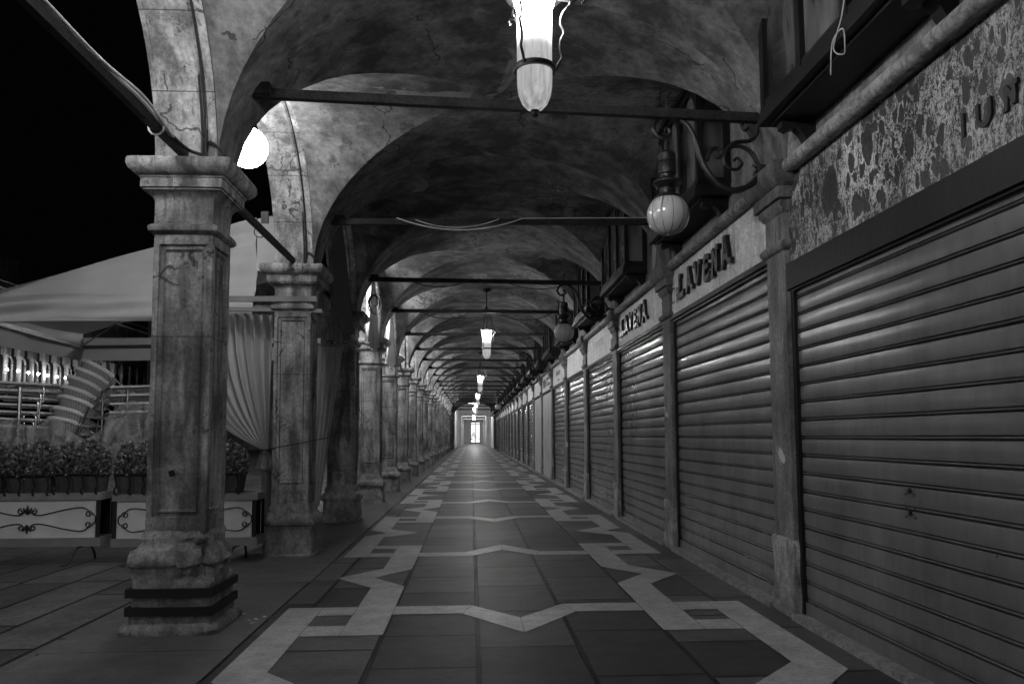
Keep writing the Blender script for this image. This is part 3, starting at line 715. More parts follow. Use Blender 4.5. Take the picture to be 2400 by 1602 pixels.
# ------------------------------------------------------------------ hanging lanterns
def make_lantern():
    t = thing('hanging_lantern', 'x', 'lantern', (.31, 3.72, 3.34), 'lanterns hanging down the middle of the arcade')
    g = MB(); g.lathe([(.102, .006), (.101, -.012), (.098, -.028), (.088, -.048), (.086, -.08), (.086, -.36), (.0865, -.40), (.085, -.45), (.078, -.49), (.062, -.53), (.04, -.555), (.02, -.565), (.0, -.567)], n=48)
    g.build('glass', M['lampglass'], t, smooth=60)
    g = MB(); g.lathe([(.088, -.372), (.101, -.372), (.104, -.36), (.101, -.345), (.088, -.345)], n=32); g.build('lower_ring', M['iron'], t)
    g = MB(); g.lathe([(.0, -.60), (.012, -.597), (.018, -.585), (.014, -.572), (.022, -.566), (.0, -.562)], n=16); g.build('finial', M['iron'], t)
    g = MB(); g.lathe([(.104, .006), (.140, .010), (.146, .016), (.140, .024), (.08, .035), (.03, .05), (.0, .052)], n=32); g.build('top_plate', M['letter'], t)
    rz = [(.176, -.03), (.15, -.06), (.134, -.09), (.13, -.13), (.145, -.17), (.128, -.215), (.127, -.26), (.135, -.295), (.116, -.33), (.104, -.362)]
    for k in range(3):
        a = 2 * pi * k / 3 - .05; c, s_ = cos(a), sin(a); g = MB()
        g.tube(sm([(r_ * c, r_ * s_, z) for r_, z in rz], 4), .0075, 6)
        g.tube([(.118 * c, .118 * s_, .002), (.176 * c, .176 * s_, -.03 + .02), (.176 * c, .176 * s_, -.03)], .009, 6)
        g.tube(sm([(r_ * c, r_ * s_, z) for r_, z in ((.176, -.025), (.21, .0), (.24, .01), (.25, -.01), (.235, -.02))], 4), .007, 6)
        g.tube(sm([(r_ * c, r_ * s_, z) for r_, z in ((.165, .0), (.17, .04), (.20, .05), (.215, .02), (.195, .01))], 4), .006, 6)
        g.build('scroll_arm', M['iron'], t)
        g = MB(); A = Vector((.17 * c, .17 * s_, .02)); B = Vector((.03 * c, .03 * s_, .43)); N = 12
        for i in range(N):
            m_ = A.lerp(B, (i + .5) / N); d = (B - A).normalized(); sd = (Vector((-s_, c, 0)) if i % 2 else d.cross(Vector((-s_, c, 0))))
            g.tube([m_ + d * .026 * cos(q) + sd * .009 * sin(q) for q in [2 * pi * j / 8 for j in range(8)]], .0035, 4, True)
        g.build('chain', M['iron'], t)
    g = MB(); g.tube([(0, 0, .05), (0, 0, .86)], .013, 10); g.lathe([(.0, .40), (.03, .41), (.022, .44), (.032, .46), (.02, .50), (.013, .52)], n=16)
    for k in range(4):
        a = pi / 2 * k + .4; g.tube(sm([(.015 * cos(a), .015 * sin(a), .42), (.05 * cos(a), .05 * sin(a), .44), (.055 * cos(a), .055 * sin(a), .47), (.035 * cos(a), .035 * sin(a), .465)], 3), .005, 5)
    g.build('stem', M['iron'], t)
    g = MB(); g.lathe([(.013, .80), (.03, .82), (.09, .845), (.10, .855), (.10, .875), (0, .875)], n=24); g.build('ceiling_rose', M['iron'], t)
    return t
la = make_lantern(); la['label'] = 'largest nearest hanging lantern, its glass stained and brightly lit'
for k in range(1, 6): dup(la, (.31, 3.72 + 4 * P * k, 3.34), '%s hanging lantern from the camera, lit glass on chains' % ORD[k])
dup(la, (.31, 3.72 - 4 * P, 3.34), 'hanging lantern behind the camera')
# ------------------------------------------------------------------ lit globes of the square
M['globe_far'] = emis('strongly_lit_globe_glass', 1, GLOBE * 2.1)
def make_globe(k):
    t = thing('globe_lamp', 'x', 'lamp', (-1.955, 6.83, 3.72), 'lit globes hanging in the arcade arches')
    g = MB(); g.lathe([(.176 * sin(a), -.176 * cos(a)) for a in lin(.0, pi, 24)], n=40); g.build('globe_glass', M['globe_lit'], t, smooth=60)
    g = MB(); g.lathe([(.0, .22), (.05, .2), (.07, .165), (.075, .15)], n=20); g.tube([(0, 0, .2), (0, 0, .62)], .012, 8); g.build('hanger', M['iron'], t)
    return t
gl = make_globe(0); gl['label'] = 'bright white globe lamp half hidden behind the nearest arch'
dup(gl, (-1.955, 6.83 - 4 * P, 3.72), 'lit globe lamp behind the camera')
dup(gl, (-1.955, 6.83 - 3 * P, 3.72), 'second lit globe lamp behind the camera')
dup(gl, (-1.955, 6.83 - 2 * P, 3.72), 'lit globe lamp out of frame left of the camera')
dup(gl, (-1.955, 6.83 - P, 3.72), 'lit globe lamp in the first arch, just above the frame')
gf = None
for k in range(2, 18):
    o = dup(gl if gf is None else gf, (-2.1, 6.83 + P * k, 3.72), 'lit globe lamp just outside the arch after the %s pier' % ORD[k])
    if gf is None:
        gf = o
        for c_ in o.children:
            if c_.name.startswith('globe_glass'): c_.data = c_.data.copy(); c_.data.materials[0] = M['globe_far']
# street lamps invented out of view, added to brighten awning, chairs and planters
M['passage'] = emis('lit_passage_lamp', 1, 130)
M['fill'] = emis('fill_lamp_globe', 1, 75)
def make_fill_lamp(x, y, lab):
    t = thing('fill_lamp', lab, 'street lamp', (x, y, 0), 'lamp posts added out of view for fill light')
    g = MB(); g.lathe([(.22, 0), (.22, .1), (.14, .2), (.12, .6), (.06, .8), (.05, 4.4), (.09, 4.5), (.1, 4.6)], n=16); g.build('post', M['iron'], t)
    g = MB(); g.lathe([(.25 * sin(a), 4.84 - .25 * cos(a)) for a in lin(0, pi, 16)], n=24); g.build('globe_glass', M['fill'], t, smooth=60)
make_fill_lamp(-7.0, .6, 'added lamp post for fill light, out of view left of the camera'); make_fill_lamp(-9.5, -7, 'added lamp post for fill light, out of view behind the camera')

# ------------------------------------------------------------------ wrought iron bracket with opal globe
BR = [[(2.042, 3.065), (2.025, 3.01), (1.953, 2.939), (1.844, 2.899), (1.744, 2.929), (1.662, 3.014), (1.61, 3.114), (1.575, 3.239), (1.531, 3.34), (1.448, 3.417), (1.371, 3.439), (1.301, 3.399), (1.273, 3.336), (1.299, 3.282), (1.345, 3.267), (1.391, 3.299), (1.377, 3.338), (1.354, 3.329)],
      [(2.05, 3.06), (2.016, 3.088), (1.96, 3.181), (1.868, 3.219), (1.79, 3.187), (1.769, 3.116), (1.802, 3.062), (1.863, 3.051), (1.899, 3.094), (1.866, 3.133), (1.842, 3.109)],
      [(1.79, 3.187), (1.853, 3.243), (1.963, 3.26), (2.015, 3.323), (1.99, 3.394), (1.936, 3.401), (1.904, 3.369), (1.926, 3.33), (1.954, 3.354)],
      [(1.649, 3.115), (1.674, 3.177), (1.721, 3.202), (1.758, 3.163), (1.726, 3.131), (1.704, 3.154)]]
def make_bracket(globe=True):
    t = thing('bracket_lamp' if globe else 'scroll_bracket', 'x', 'lamp' if globe else 'bracket', (0, CR, 0), 'wrought iron brackets on the pilasters')
    g = MB()
    for i, c in enumerate(BR): 
        p = sm([(x, 0, z) for x, z in c], 5); g.tube(p, [(.023 if i == 0 else .0165) * (1 - .4 * j / len(p)) + (.004 * abs(sin(j * 1.3)) if i == 0 and 12 < j < 50 else 0) for j in range(len(p))], 8)
    g.lathe([(0, -.05), (.045, -.03), (.05, 0), (.03, .04), (0, .05)], (2.04, 0, 3.04), 10)
    g.tube([(2.04, 0, 3.04), (2.13, 0, 3.02)], .03, 8)
    random.seed(2)
    for i in range(9):
        a = random.uniform(0, 6.28); g.tube([(2.03, 0, 3.05), (2.03 + .07 * cos(a), random.uniform(-.05, .05), 3.05 + .07 * sin(a))], [.018, .003], 5)
    g.tube([(1.372, 0, 3.43), (1.372, 0, 3.56), (1.40, 0, 3.60)], .008, 6)
    g.build('scroll_arm', M['iron'], t)
    if globe:
        x, z = 1.365, 2.72
        g = MB(); g.lathe([(.0, .60), (.012, .58), (.012, .50), (.05, .485), (.062, .47), (.064, .42), (.058, .415), (.064, .40), (.064, .33), (.052, .325), (.05, .305), (.098, .275), (.10, .262), (.07, .235), (.055, .225), (.058, .19), (.095, .165), (.10, .15), (.0, .15)], (x, 0, z - .04), 28)
        for i in range(5): g.tube([(x + .014 * cos(q), .006 * (1 if i % 2 else -1), z + .47 + i * .028 + .018 * sin(q)) for q in [2 * pi * j / 8 for j in range(8)]], .004, 4, True)
        g.build('lamp_cap', M['iron'], t)
        g = MB(); g.lathe([(.148 * sin(a), -.148 * cos(a)) for a in lin(.12, pi - .35, 26)], (x, 0, z), 44); gg = g.build('glass', M['opal'], t, smooth=60)
        g = MB()
        for i in range(12):
            a = 2 * pi * i / 12; g.tube([(x + .149 * sin(b) * cos(a), .149 * sin(b) * sin(a), z - .149 * cos(b)) for b in lin(.2, pi - .4, 18)], .0016, 4)
        g.lathe([(.03, -.146), (.036, -.148), (.036, -.142), (.03, -.14)], (x, 0, z), 20)
        g.build('wire_cage', M['iron'], t)
    return t
b1 = make_bracket(); b1['label'] = 'nearest scrolled iron bracket lamp with large unlit opal globe'
dup(b1, (0, CR + 2 * P, 0), 'second scrolled bracket lamp with opal globe, over the third pilaster')
dup(b1, (-.15, CR + 10 * P, -.2), 'small far bracket lamp with opal globe, the nearer of the far pair')
dup(b1, (-.15, CR + 14 * P, -.2), 'farthest bracket lamp with opal globe, low in the distance')
b2 = make_bracket(False); b2.location = (0, CR + 5 * P, -.05); b2['label'] = 'iron scroll bracket without a lamp at the sixth pilaster'
b3 = dup(b2, (0, CR + 6 * P, -.15), 'iron scroll bracket without a lamp at the seventh pilaster')

# ------------------------------------------------------------------ oriel windows
def make_oriel():
    t = thing('oriel_window', 'x', 'window', (2.125, 7.07, 3.15), 'dark wooden oriel windows over the shop fronts')
    X0 = -.27; h = .82; g = MB()
    g.box(X0 - .03, .02, -h - .03, h + .03, 0, .05); g.box(X0 - .015, .02, -h - .015, h + .015, .052, .10)
    g.box(X0 + .03, .02, -h + .05, h - .05, -.02, -.002)
    # posts and rails
    for y in (-h, -h / 3, h / 3, h): g.box(X0 - .006, X0 + .045, y - .032, y + .032, .10, .98)
    for y in (-h, h): g.box(-.05, .02, y - .03, y + .03, .10, .98)
    for z in (.10, .93): 
        g.box(X0, X0 + .03, -h + .03, h - .03, z, z + .05)
        for y in (-h, h): g.box(X0 + .045, -.05, y - .02, y + .02, z, z + .05)
    g.build('frame', M['wood'], t, smooth=0)
    g = MB(); g.box(X0 - .03, .02, -h - .03, h + .03, .98, 1.03); g.box(X0 + .04, .02, -h + .03, h - .03, 1.031, 1.09); g.build('roof', M['wood'], t, smooth=0)
    # arched heads
    for i in range(3):
        yc = -h + h / 3 + i * 2 * h / 3; r_ = h / 3 - .032
        g = MB(); m_ = 14; vs = []; fs = []
        for j in range(m_ + 1):
            a = pi * j / m_; vs += [(X0 + .004, yc + r_ * cos(a) * .92, .72 + r_ * sin(a) * .85), (X0 + .004, yc + r_ * cos(a), .925 if 0 < j < m_ else .72)]
        for j in range(m_): q = 2 * j; fs.append((q, q + 1, q + 3, q + 2))
        g.add(vs, fs); g.add([(x + .018, y, z) for x, y, z in vs], fs)
        g.build('arched_head', M['wood'], t, smooth=0)
        g = MB(); g.box(X0 + .026, X0 + .031, yc - r_, yc + r_, .15, .93); g.build('pane', M['pane'], t, smooth=0)
    for s_ in (-1, 1):
        g = MB(); y = s_ * h; g.box(X0 + .05, -.05, y - .003, y + .003, .15, .93); g.build('pane', M['pane'], t, smooth=0)
        y = s_ * (h - .1); g = MB()
        pr = [(X0 + .06, -.021), (X0 + .06, -.06), (X0 + .1, -.08), (-.12, -.06), (-.08, -.10), (-.03, -.19), (.015, -.12), (.015, -.021)]
        g.prism(pr, lambda a, b, d: (a, d, b), y - .04, y + .04); g.build('bracket', M['wood'], t, smooth=0)
    return t
o1 = make_oriel(); o1['label'] = 'dark oriel window behind the nearest bracket lamp'
dup(o1, (2.125, 7.07 - P, 3.15), 'nearest dark wooden oriel window, at the top right corner')
for k in range(1, NB - 1): dup(o1, (2.125, 7.07 + k * P, 3.15), '%s oriel window from the camera, high on the right wall' % ORD[k + 1].capitalize())
g = MB(); g.tube(sm([(1.84, 3.62, 3.42), (1.82, 3.64, 3.25), (1.81, 3.72, 3.12), (1.83, 3.66, 3.06), (1.81, 3.6, 3.08), (1.82, 3.64, 3.18), (1.815, 3.74, 3.16), (1.81, 3.76, 3.0)]), .0035, 5)
tag(g.build('loose_wire', M['wcable']), 'loose pale wire dangling from the nearest oriel window', 'wire')

# ------------------------------------------------------------------ the far end of the arcade
YF = YE + 1
t = thing('far_portico', 'brightly lit white passage with square openings closing the arcade', 'building')
g = MB(); g.box(-2.4, -1.62, YF + 1.2, YF + 13.9, 0, 5); g.box(2.08, 2.9, YF + 1.2, YF + 13.9, 0, 5); g.box(-1.62, 2.08, YF + 1.2, YF + 13.9, 4.5, 5)
g.box(-1.9, -1.45, YF + 14, YF + 50, 0, 4.2); g.box(1.95, 2.3, YF + 14, YF + 50, 0, 4.2); g.box(-1.9, 2.3, YF + 14, YF + 50, 4.2, 4.4)
g.box(-1.45, -.2, YF + 50, YF + 50.4, 0, 4.2); g.box(1.35, 1.95, YF + 50, YF + 50.4, 0, 4.2); g.box(-.2, 1.35, YF + 50, YF + 50.4, 3.3, 4.2)
for i in range(6):
    y = YF + 16 + i * 5.5; g.box(-1.45, -1.2, y, y + .5, 0, 4.2); g.box(1.75, 1.95, y, y + .5, 0, 4.2); g.box(-1.2, 1.75, y, y + .5, 3.6, 4.2)
M['white'] = flat('white_limewash', .7, .7, 0, .3, .1, 2)
g.build('wall', M['white'], t, smooth=0)
t = thing('glazed_door', 'tall dark framed glazed door glowing at the far end', 'door', (.58, YF + 50, 0))
g = MB(); g.box(-.74, .74, .05, .1, .0, 3.25); g.build('pane', M['lit_pane'], t, smooth=0)
g = MB()
for x in (-.72, -.0, .72): g.box(x - .045, x + .045, -.02, .04, 0, 3.28)
g.box(-.76, .76, -.025, .045, 0, .16); g.box(-.76, .76, -.025, .045, 3.0, 3.1)
random.seed(8)
for i in range(16): 
    x = random.uniform(-.6, .6); z = random.uniform(.4, 1.6); g.tube([(x + .09 * cos(a), -.01, z + .12 * sin(a)) for a in lin(0, 5, 8)], .025, 5)
g.build('frame', M['iron'], t, smooth=0)
t = thing('passage_lamp', 'bright lamp in the crossing beyond the last bay', 'lamp', (.3, YF + 8, 3.9))
g = MB(); g.lathe([(.0, -.2), (.14, -.14), (.2, 0), (.14, .14), (0, .2)], n=20); g.build('glass', M['passage'], t)
dup(t, (.3, YF + 24, 3.7), 'bright lamp inside the far white passage, nearer one'); dup(t, (.3, YF + 40, 3.7), 'bright lamp inside the far white passage, farther one')
g = MB(); g.box(-30, -3, YF + 1.2, YF + 3, 0, 16); g.box(2.95, 30, YF + 4, YF + 6, 0, 16); g.box(-3, 2.95, YF + 2.1, YF + 2.9, 5, 16)
tag(g.build('end_building', M['facade'], smooth=0), 'dark palace block across the end of the square', 'building')

# ------------------------------------------------------------------ awning
t = thing('cafe_awning', 'large pale canvas awning sloping down from the arcade over the cafe', 'awning', (0, 0, 0))
def slope(x): return 3.63 + (x + 2.15) * (.85 / 2.88)
xa, xb = -5.45, -2.15; ya, yb = 8.6, 11.3
def side(u, v):
    x = xa + (xb + .17 - .35 - xa) * u; x = xa + (-2.335 - xa) * u
    zt = slope(x); zb = 2.42 + .04 * u; z = zt + (zb - zt) * v
    q = max(0., min(1., (2.74 - z) / .29)); fold = -.10 * sin(q * pi) * (1 - .3 * u) + .04 * sin(q * 9 + 5 * u) * q
    fold += .13 * nz((x * .5, z * 2.6 - x * .75, 1), 1.3, 4) + .045 * nz((x * .7, z * 8 - x * 1.2, 0), 1, 9) + .008 * (abs(z - 2.725) < .012)
    return (x, ya + fold, z)
g = MB(); g.grid(side, 90, 70)
g.grid(lambda u, v: (-2.335 + .20 * u, ya + .06 * u, slope(-2.335 + .2 * u) + (3.0 - .22 * u * 0 - slope(-2.335 + .2 * u)) * v), 4, 6)
g.build('side_panel', M['canvas'], t, smooth=60)
g = MB(); g.tube([(xa, ya - .012, 2.425), (-2.335, ya - .012, 2.465)], .006, 6); g.build('hem', M['canvas'], t)
g = MB(); g.grid(lambda u, v: (xa + (xb - xa) * u, ya + .01 + (yb - ya) * v, slope(xa + (xb - xa) * u) - .05 * sin(pi * v) * (1 - u) - .002), 20, 12); g.build('roof_canvas', M['canvas'], t, smooth=60)
g = MB(); g.grid(lambda u, v: (xa - .02 * sin(v * 4 + u * 9), ya + (yb - ya) * u, 2.66 + (2.27 - 2.66) * v), 24, 6); g.grid(lambda u, v: (xa + (xb - xa) * u, yb + .02 * sin(v * 5 + u * 14), 2.6 + (2.28 - 2.6) * v), 30, 6)
g.build('valance', M['canvas'], t, smooth=60)
g = MB(); g.bar((xa + .05, ya, 2.52), (xa + .05, yb, 2.46), .04, .05); g.bar((xa, yb - .04, 2.46), (xb, yb - .04, 2.5), .04, .05); g.bar((xa + .05, yb - .05, 2.5), (-2.4, ya + .1, 3.45), .012, .012); g.bar((-2.5, ya + .05, 2.6), (-2.02, ya + .05, 2.6), .05, .05)
g.bar((-2.62, 8.2, 2.62), (-1.6, 8.2, 2.62), .05, .055); g.bar((-2.62, 8.22, 2.52), (-1.55, 8.22, 2.50), .04, .04)
g.build('frame', M['frame'], t, smooth=0)
# ------------------------------------------------------------------ curtain gathered at the second pier
def cur(u, v):
    # u across, v down ; top spread -3.0..-2.09, tied at (-2.17, z 1.06), below it hangs
    zt, zn, zb = 2.50, 1.07, .12
    if v < .62:
        q = v / .62; xt = -3.02 + .93 * u; xn = -2.205 + .07 * u
        bend = q ** (1.0 + 1.6 * (1 - u)); x = xt + (xn - xt) * bend; z = zt + (zn - zt) * (q ** (.92 - .25 * (1 - u)))
        amp = .065 * (1 - q) + .010
    elif v < .74:
        q = (v - .62) / .12; x = -2.17 + (u - .5) * (.07 + .14 * q); z = zn - .2 * q; amp = .008 + .03 * q
    else:
        q = (v - .74) / .26; x = -2.14 + (u - .5) * (.13 - .02 * q); z = zn - .2 - (.67 - .0) * q; amp = .02
    y = 8.45 + amp * sin(u * 62) + .35 * amp * sin(u * 117 + 1)
    return (x, y, z)
g = MB(); g.grid(cur, 260, 60)
c = g.build('gathered_curtain', M['curtain'], smooth=80); tag(c, 'long pleated curtain gathered and tied beside the second pier', 'curtain')
g = MB(); g.tube([(-2.17 + .05 * cos(a), 8.45 + .035 * sin(a), 1.065) for a in [2 * pi * i / 12 for i in range(12)]], .01, 6, True)
g.tube(sm([(-2.15, 8.42, 1.06), (-2.02, 8.19, 1.085), (-1.66, 8.185, 1.15), (-1.60, 8.4, 1.17), (-1.62, 9.6, 1.2), (-1.62, 11.3, 1.24)], 5), .006, 6)
tag(g.build('cord', M['cable']), 'thin dark cord tying the curtain and stretched past the second pier', 'cord')
# second curtain further, behind pier 2
def cur2(u, v):
    x = -2.3 + .5 * u * (1 - .6 * v); return (x, 11.1 + .03 * sin(u * 40), 2.45 - 2.2 * v)
g = MB(); g.grid(cur2, 120, 16); tag(g.build('gathered_curtain', M['curtain'], smooth=80), 'second pleated curtain just behind the second pier', 'curtain')
# gathered cloths hanging in later arches
def drape(y0, y1, zt, zb, mat_, lab, w0=.1, w1=.3):
    g = MB()
    def f(u, v):
        w_ = w0 + (w1 - w0) * v; yc_ = y0 + (y1 - y0) * v
        x = -1.74 + .05 * sin(u * 30 + v * 2) * (1 - .3 * v); z = zt + (zb - zt) * v + .07 * sin(u * 9) * (v > .9)
        return (x + .12 * (u - .5) * v, yc_ + (u - .5) * w_ * 3.2, z)
    g.grid(f, 90, 20); tag(g.build('gathered_drape', M[mat_], smooth=80), lab, 'drape', 'cloths bunched in the arches')
drape(9.9, 10.9, 4.02, 2.6, 'drape', 'tall dark grey drape hanging between second and third piers', .25, .42)
drape(13.6, 14.0, 4.05, 2.75, 'wdrape', 'white bunched cloth hanging before the fourth pier, behind a coil of wire', .08, .34)
drape(16.8, 17.1, 4.0, 2.7, 'wdrape', 'white bunched cloth hanging before the fifth pier', .08, .34)
g = MB(); random.seed(4)
for i in range(6):
    r_ = random.uniform(.07, .16); cx = random.uniform(-.03, .03); cz = 3.2 - r_ * .6; g.tube([(-1.40 + cx + r_ * .62 * cos(a), 11.40 + .01 * i, cz + r_ * sin(a)) for a in [2 * pi * j / 24 for j in range(24)]], .006, 5, True)
g.tube(sm([(-1.42, 11.4, 3.5), (-1.44, 11.42, 3.3), (-1.50, 11.42, 3.0), (-1.52, 11.42, 2.86)]), .006, 5)
tag(g.build('cable_coil', M['cable']), 'coil of black cable hanging from the third tie rod', 'cable')

# ------------------------------------------------------------------ planter stands
def scroll(cx, cz, r_, a0, turns, sg=1, n=18):
    return [(cx + r_ * (1 - .75 * i / n) * cos(a0 + sg * turns * 2 * pi * i / n), 0, cz + r_ * (1 - .75 * i / n) * sin(a0 + sg * turns * 2 * pi * i / n)) for i in range(n + 1)]
def make_stand(W_):
    t = thing('planter_stand', 'x', 'planter stand', (0, 7.7, 0), 'perforated planter stands round the cafe')
    h = W_ / 2; g = MB(); g.box(-h + .04, h - .06, .01, .02, .25, .60); g.build('perforated_panel', M['perf'], t, smooth=0)
    g = MB(); g.box(-h, h, -.015, .33, .60, .665); g.box(-h, h, -.015, .33, .17, .25); g.build('rails', M['frame'], t, smooth=0)
    g = MB()
    for x in (-h + .02, h - .03):
        for y in (.0, .3): g.box(x - .014, x + .014, y - .01, y + .014, .25, .60)
    g.box(-h + .03, h - .05, .29, .30, .25, .6)
    g.build('posts', M['wood'], t, smooth=0)
    g = MB()
    for sg in (1, -1):
        zc = .42; e = h - .10
        top = [(x, 0, zc + z) for x, z in ((-e, .035), (-e + .03, .085), (-e + .10, .11), (-e * .55, .085), (-e * .25, .045), (-.06, .045), (0, .10), (.06, .045), (e * .25, .045), (e * .55, .085), (e - .10, .11), (e - .03, .085), (e, .035))]
        path = sm([(x, 0, zc + sg * (z - zc)) for x, _, z in top], 5); g.tube(path, .0055, 6)
        for s2 in (1, -1):
            g.tube(scroll(s2 * (e - .02), zc + sg * .045, .035, 0 if s2 > 0 else pi, 1.1, sg * s2), .005, 6)
            g.tube(scroll(s2 * .06, zc + sg * .075, .03, pi / 2, 1.1, sg * s2 * -1), .0055, 6)
        g.tube([(0, 0, zc + sg * .05), (0, 0, zc + sg * .09), (0, 0, zc + sg * .14)], [.004, .014, .001], 6)
        for s2 in (1, -1): g.tube(sm([(0, 0, zc + sg * .05), (s2 * .03, 0, zc + sg * .085), (s2 * .035, 0, zc + sg * .11)], 3), [.008] * 6 + [.002], 5)
    for s2 in (1, -1): g.tube([(s2 * (e + .015) + s2 * .03 * cos(a), 0, .42 + .045 * sin(a)) for a in lin(-pi / 2, pi / 2, 10)], .006, 6)
    g.build('scroll_ornament', M['iron'], t, smooth=60)
    for x in (-h + .22, h - .22):
        g = MB(); g.tube(sm([(x + .05, .05, .17), (x, .0, .15), (x - .03, -.04, .06), (x - .06, -.07, .012), (x - .10, -.08, .012)], 4), .012, 6); g.tube(sm([(x + .05, .05, .17), (x + .06, .15, .16), (x + .04, .28, .06), (x + .02, .33, .012)], 4), .012, 6)
        g.build('foot', M['iron'], t)
    return t
sA = make_stand(1.36); sA.location = (-4.16, 7.7, .02); sA['label'] = 'planter stand left of the nearest pier, whole scroll ornament showing'
sB = dup(sA, (-2.725, 7.75, 0), 'planter stand half hidden behind the nearest pier')
def make_planter(w_):
    t = thing('flower_trough', 'x', 'planter', (0, 7.8, .67), 'clay troughs with shrubs on the stands')
    h = w_ / 2; g = MB()
    g.add([(-h * .9, -.07, 0), (h * .9, -.07, 0), (h * .9, .10, 0), (-h * .9, .10, 0), (-h, -.10, .18), (h, -.10, .18), (h, .13, .18), (-h, .13, .18)], [(0, 3, 2, 1), (0, 1, 5, 4), (1, 2, 6, 5), (2, 3, 7, 6), (3, 0, 4, 7)])
    g.box(-h - .01, h + .01, -.112, -.09, .18, .20); g.box(-h - .01, h + .01, .12, .14, .18, .20); g.box(-h - .01, -h + .01, -.09, .12, .18, .20); g.box(h - .01, h + .01, -.09, .12, .18, .20)
    g.build('trough', M['pot'], t, smooth=0)
    g = MB(); g.add([(-h, -.1, .165), (h, -.1, .165), (h, .12, .165), (-h, .12, .165)], [(0, 1, 2, 3)]); g.build('soil', M['soil'], t, smooth=0)
    g = MB()
    for i in range(4):
        x = -h * .92 + i * h * .92 * 2 / 3
        g.tube(sm([(x, -.13, .225), (x, -.135, .17), (x + .008, -.115, .09), (x - .006, -.13, .04), (x, -.10, -.0), (x, .1, .0)], 4), .009, 5); g.tube([(x, -.13, .225), (x, -.115, .235)], .012, 5)
    g.tube([(-h, -.128, .19), (h, -.128, .19)], .006, 5)
    g.build('cradle', M['iron'], t)
    random.seed(int(w_ * 1000)); g = MB(); N = 2300
    for i in range(N):
        # clustered bushy crown
        x = random.choice((-1, 1)) * h * 1.08 * random.random() ** .8; e = max(.05, 1 - (abs(x) / (h * 1.1)) ** 2.6) ** .5
        a = random.uniform(0, 2 * pi); rr = random.random() ** .4
        y = .015 + .15 * rr * cos(a) * e; z = .30 + .19 * rr * sin(a) * e + .02 * sin(x * 31) 
        z = max(z, .17); d = Vector((x * .6, y, z - .22)).normalized(); d = (d + Vector((random.uniform(-1, 1), random.uniform(-1, 1), random.uniform(-.6, 1))) * .9).normalized()
        s2 = d.orthogonal().normalized(); s2 = (Matrix.Rotation(random.uniform(0, 6.28), 3, d) @ s2); L_ = random.uniform(.026, .050); w2 = L_ * .36; nn = d.cross(s2)
        b = Vector((x, y, z)); g.add([b, b + d * L_ * .5 + s2 * w2 + nn * .003, b + d * L_, b + d * L_ * .5 - s2 * w2 + nn * .003], [(0, 1, 2, 3)])
    for i in range(26):
        x = random.uniform(-h * .85, h * .85); g.tube([(x, .01, .16), (x + random.uniform(-.04, .04), random.uniform(-.05, .08), .33)], .004, 4)
    g.build('shrub', M['leaf'], t, smooth=0)
    return t
f1 = make_planter(.42); f1.location = (-3.72, 7.8, .67); f1['label'] = 'shrub trough just left of the nearest pier, on the left stand'
dup(f1, (-4.165, 7.8, .66), 'middle shrub trough on the left stand'); dup(f1, (-4.62, 7.8, .67), 'shrub trough at the left edge of the frame')
dup(f1, (-3.17, 7.82, .665), 'shrub trough left half of the stand hidden by the nearest pier'); dup(f1, (-2.42, 7.82, .665), 'shaded shrub trough seen between first and second piers')

g = MB(); random.seed(21)
for i in range(14):
    x = -1.42 + random.gauss(0, .05); y = 5.35 + random.gauss(0, .12) ; q = random.uniform(.008, .02); a = random.uniform(0, 3)
    g.add([(x + q * cos(a + j * 1.5708), y + q * .6 * sin(a + j * 1.5708), .005 + random.uniform(0, .008)) for j in range(4)], [(0, 1, 2, 3)])
tag(g.build('paper_scraps', M['wcable'], smooth=0), 'tiny pale scraps of litter by the nearest pier base', 'litter', kind='stuff')
# ------------------------------------------------------------------ wicker chairs stacked
def make_chair():
    t = thing('wicker_chair', 'x', 'chair', (0, 0, 0), 'wicker chairs stacked under the awning')
    g = MB(); r_ = .25
    def bk(u, v):
        a = -pi * .98 + pi * .96 * u  # back half circle towards -y
        tp = .86 + .0 * v - .13 * (abs(u - .5) * 2) ** 2.2; z = .66 + (tp - .66) * v; rr = r_ * (.80 + .20 * v)
        return (rr * cos(a), rr * sin(a) * .9, z)
    g.grid(bk, 28, 8); g.grid(lambda u, v: tuple(Vector(bk(u, v)) * 1) if False else (bk(u, v)[0] * .95, bk(u, v)[1] * .95, bk(u, v)[2]), 28, 8); g.build('back', M['wicker'], t, smooth=60)
    g = MB(); g.tube([Vector(bk(u, 1)) + Vector((0, 0, .005)) for u in lin(.12, .88, 26)], .025, 8); g.build('rim', M['rim'], t)
    g = MB(); g.lathe([(.0, .455), (.20, .455), (.215, .445), (.215, .43), (0, .425)], n=28); g.build('seat', M['wicker'], t)
    for s_ in (-1, 1):
        g = MB(); e = Vector(bk(.12 if s_ < 0 else .88, 1))
        g.tube(sm([e, (s_ * .255, .03, .72), (s_ * .265, .16, .66), (s_ * .26, .22, .60), (s_ * .25, .23, .4), (s_ * .24, .24, .0)], 5), .011, 8); g.build('front_leg', M['alum'], t)
        g = MB(); g.tube([(s_ * .16, -.2, .5), (s_ * .2, -.27, .0)], .011, 8); g.build('rear_leg', M['alum'], t)
    return t
ch = make_chair(); rim = [(-4.49, 2.091), (-4.556, 1.999), (-4.641, 1.908), (-4.706, 1.797), (-4.74, 1.69), (-4.82, 1.56), (-4.86, 1.44)]
names = ['Topmost', 'Second from top', 'Third from top', 'Middle', 'Third from bottom', 'Second from bottom', 'Lowest visible']
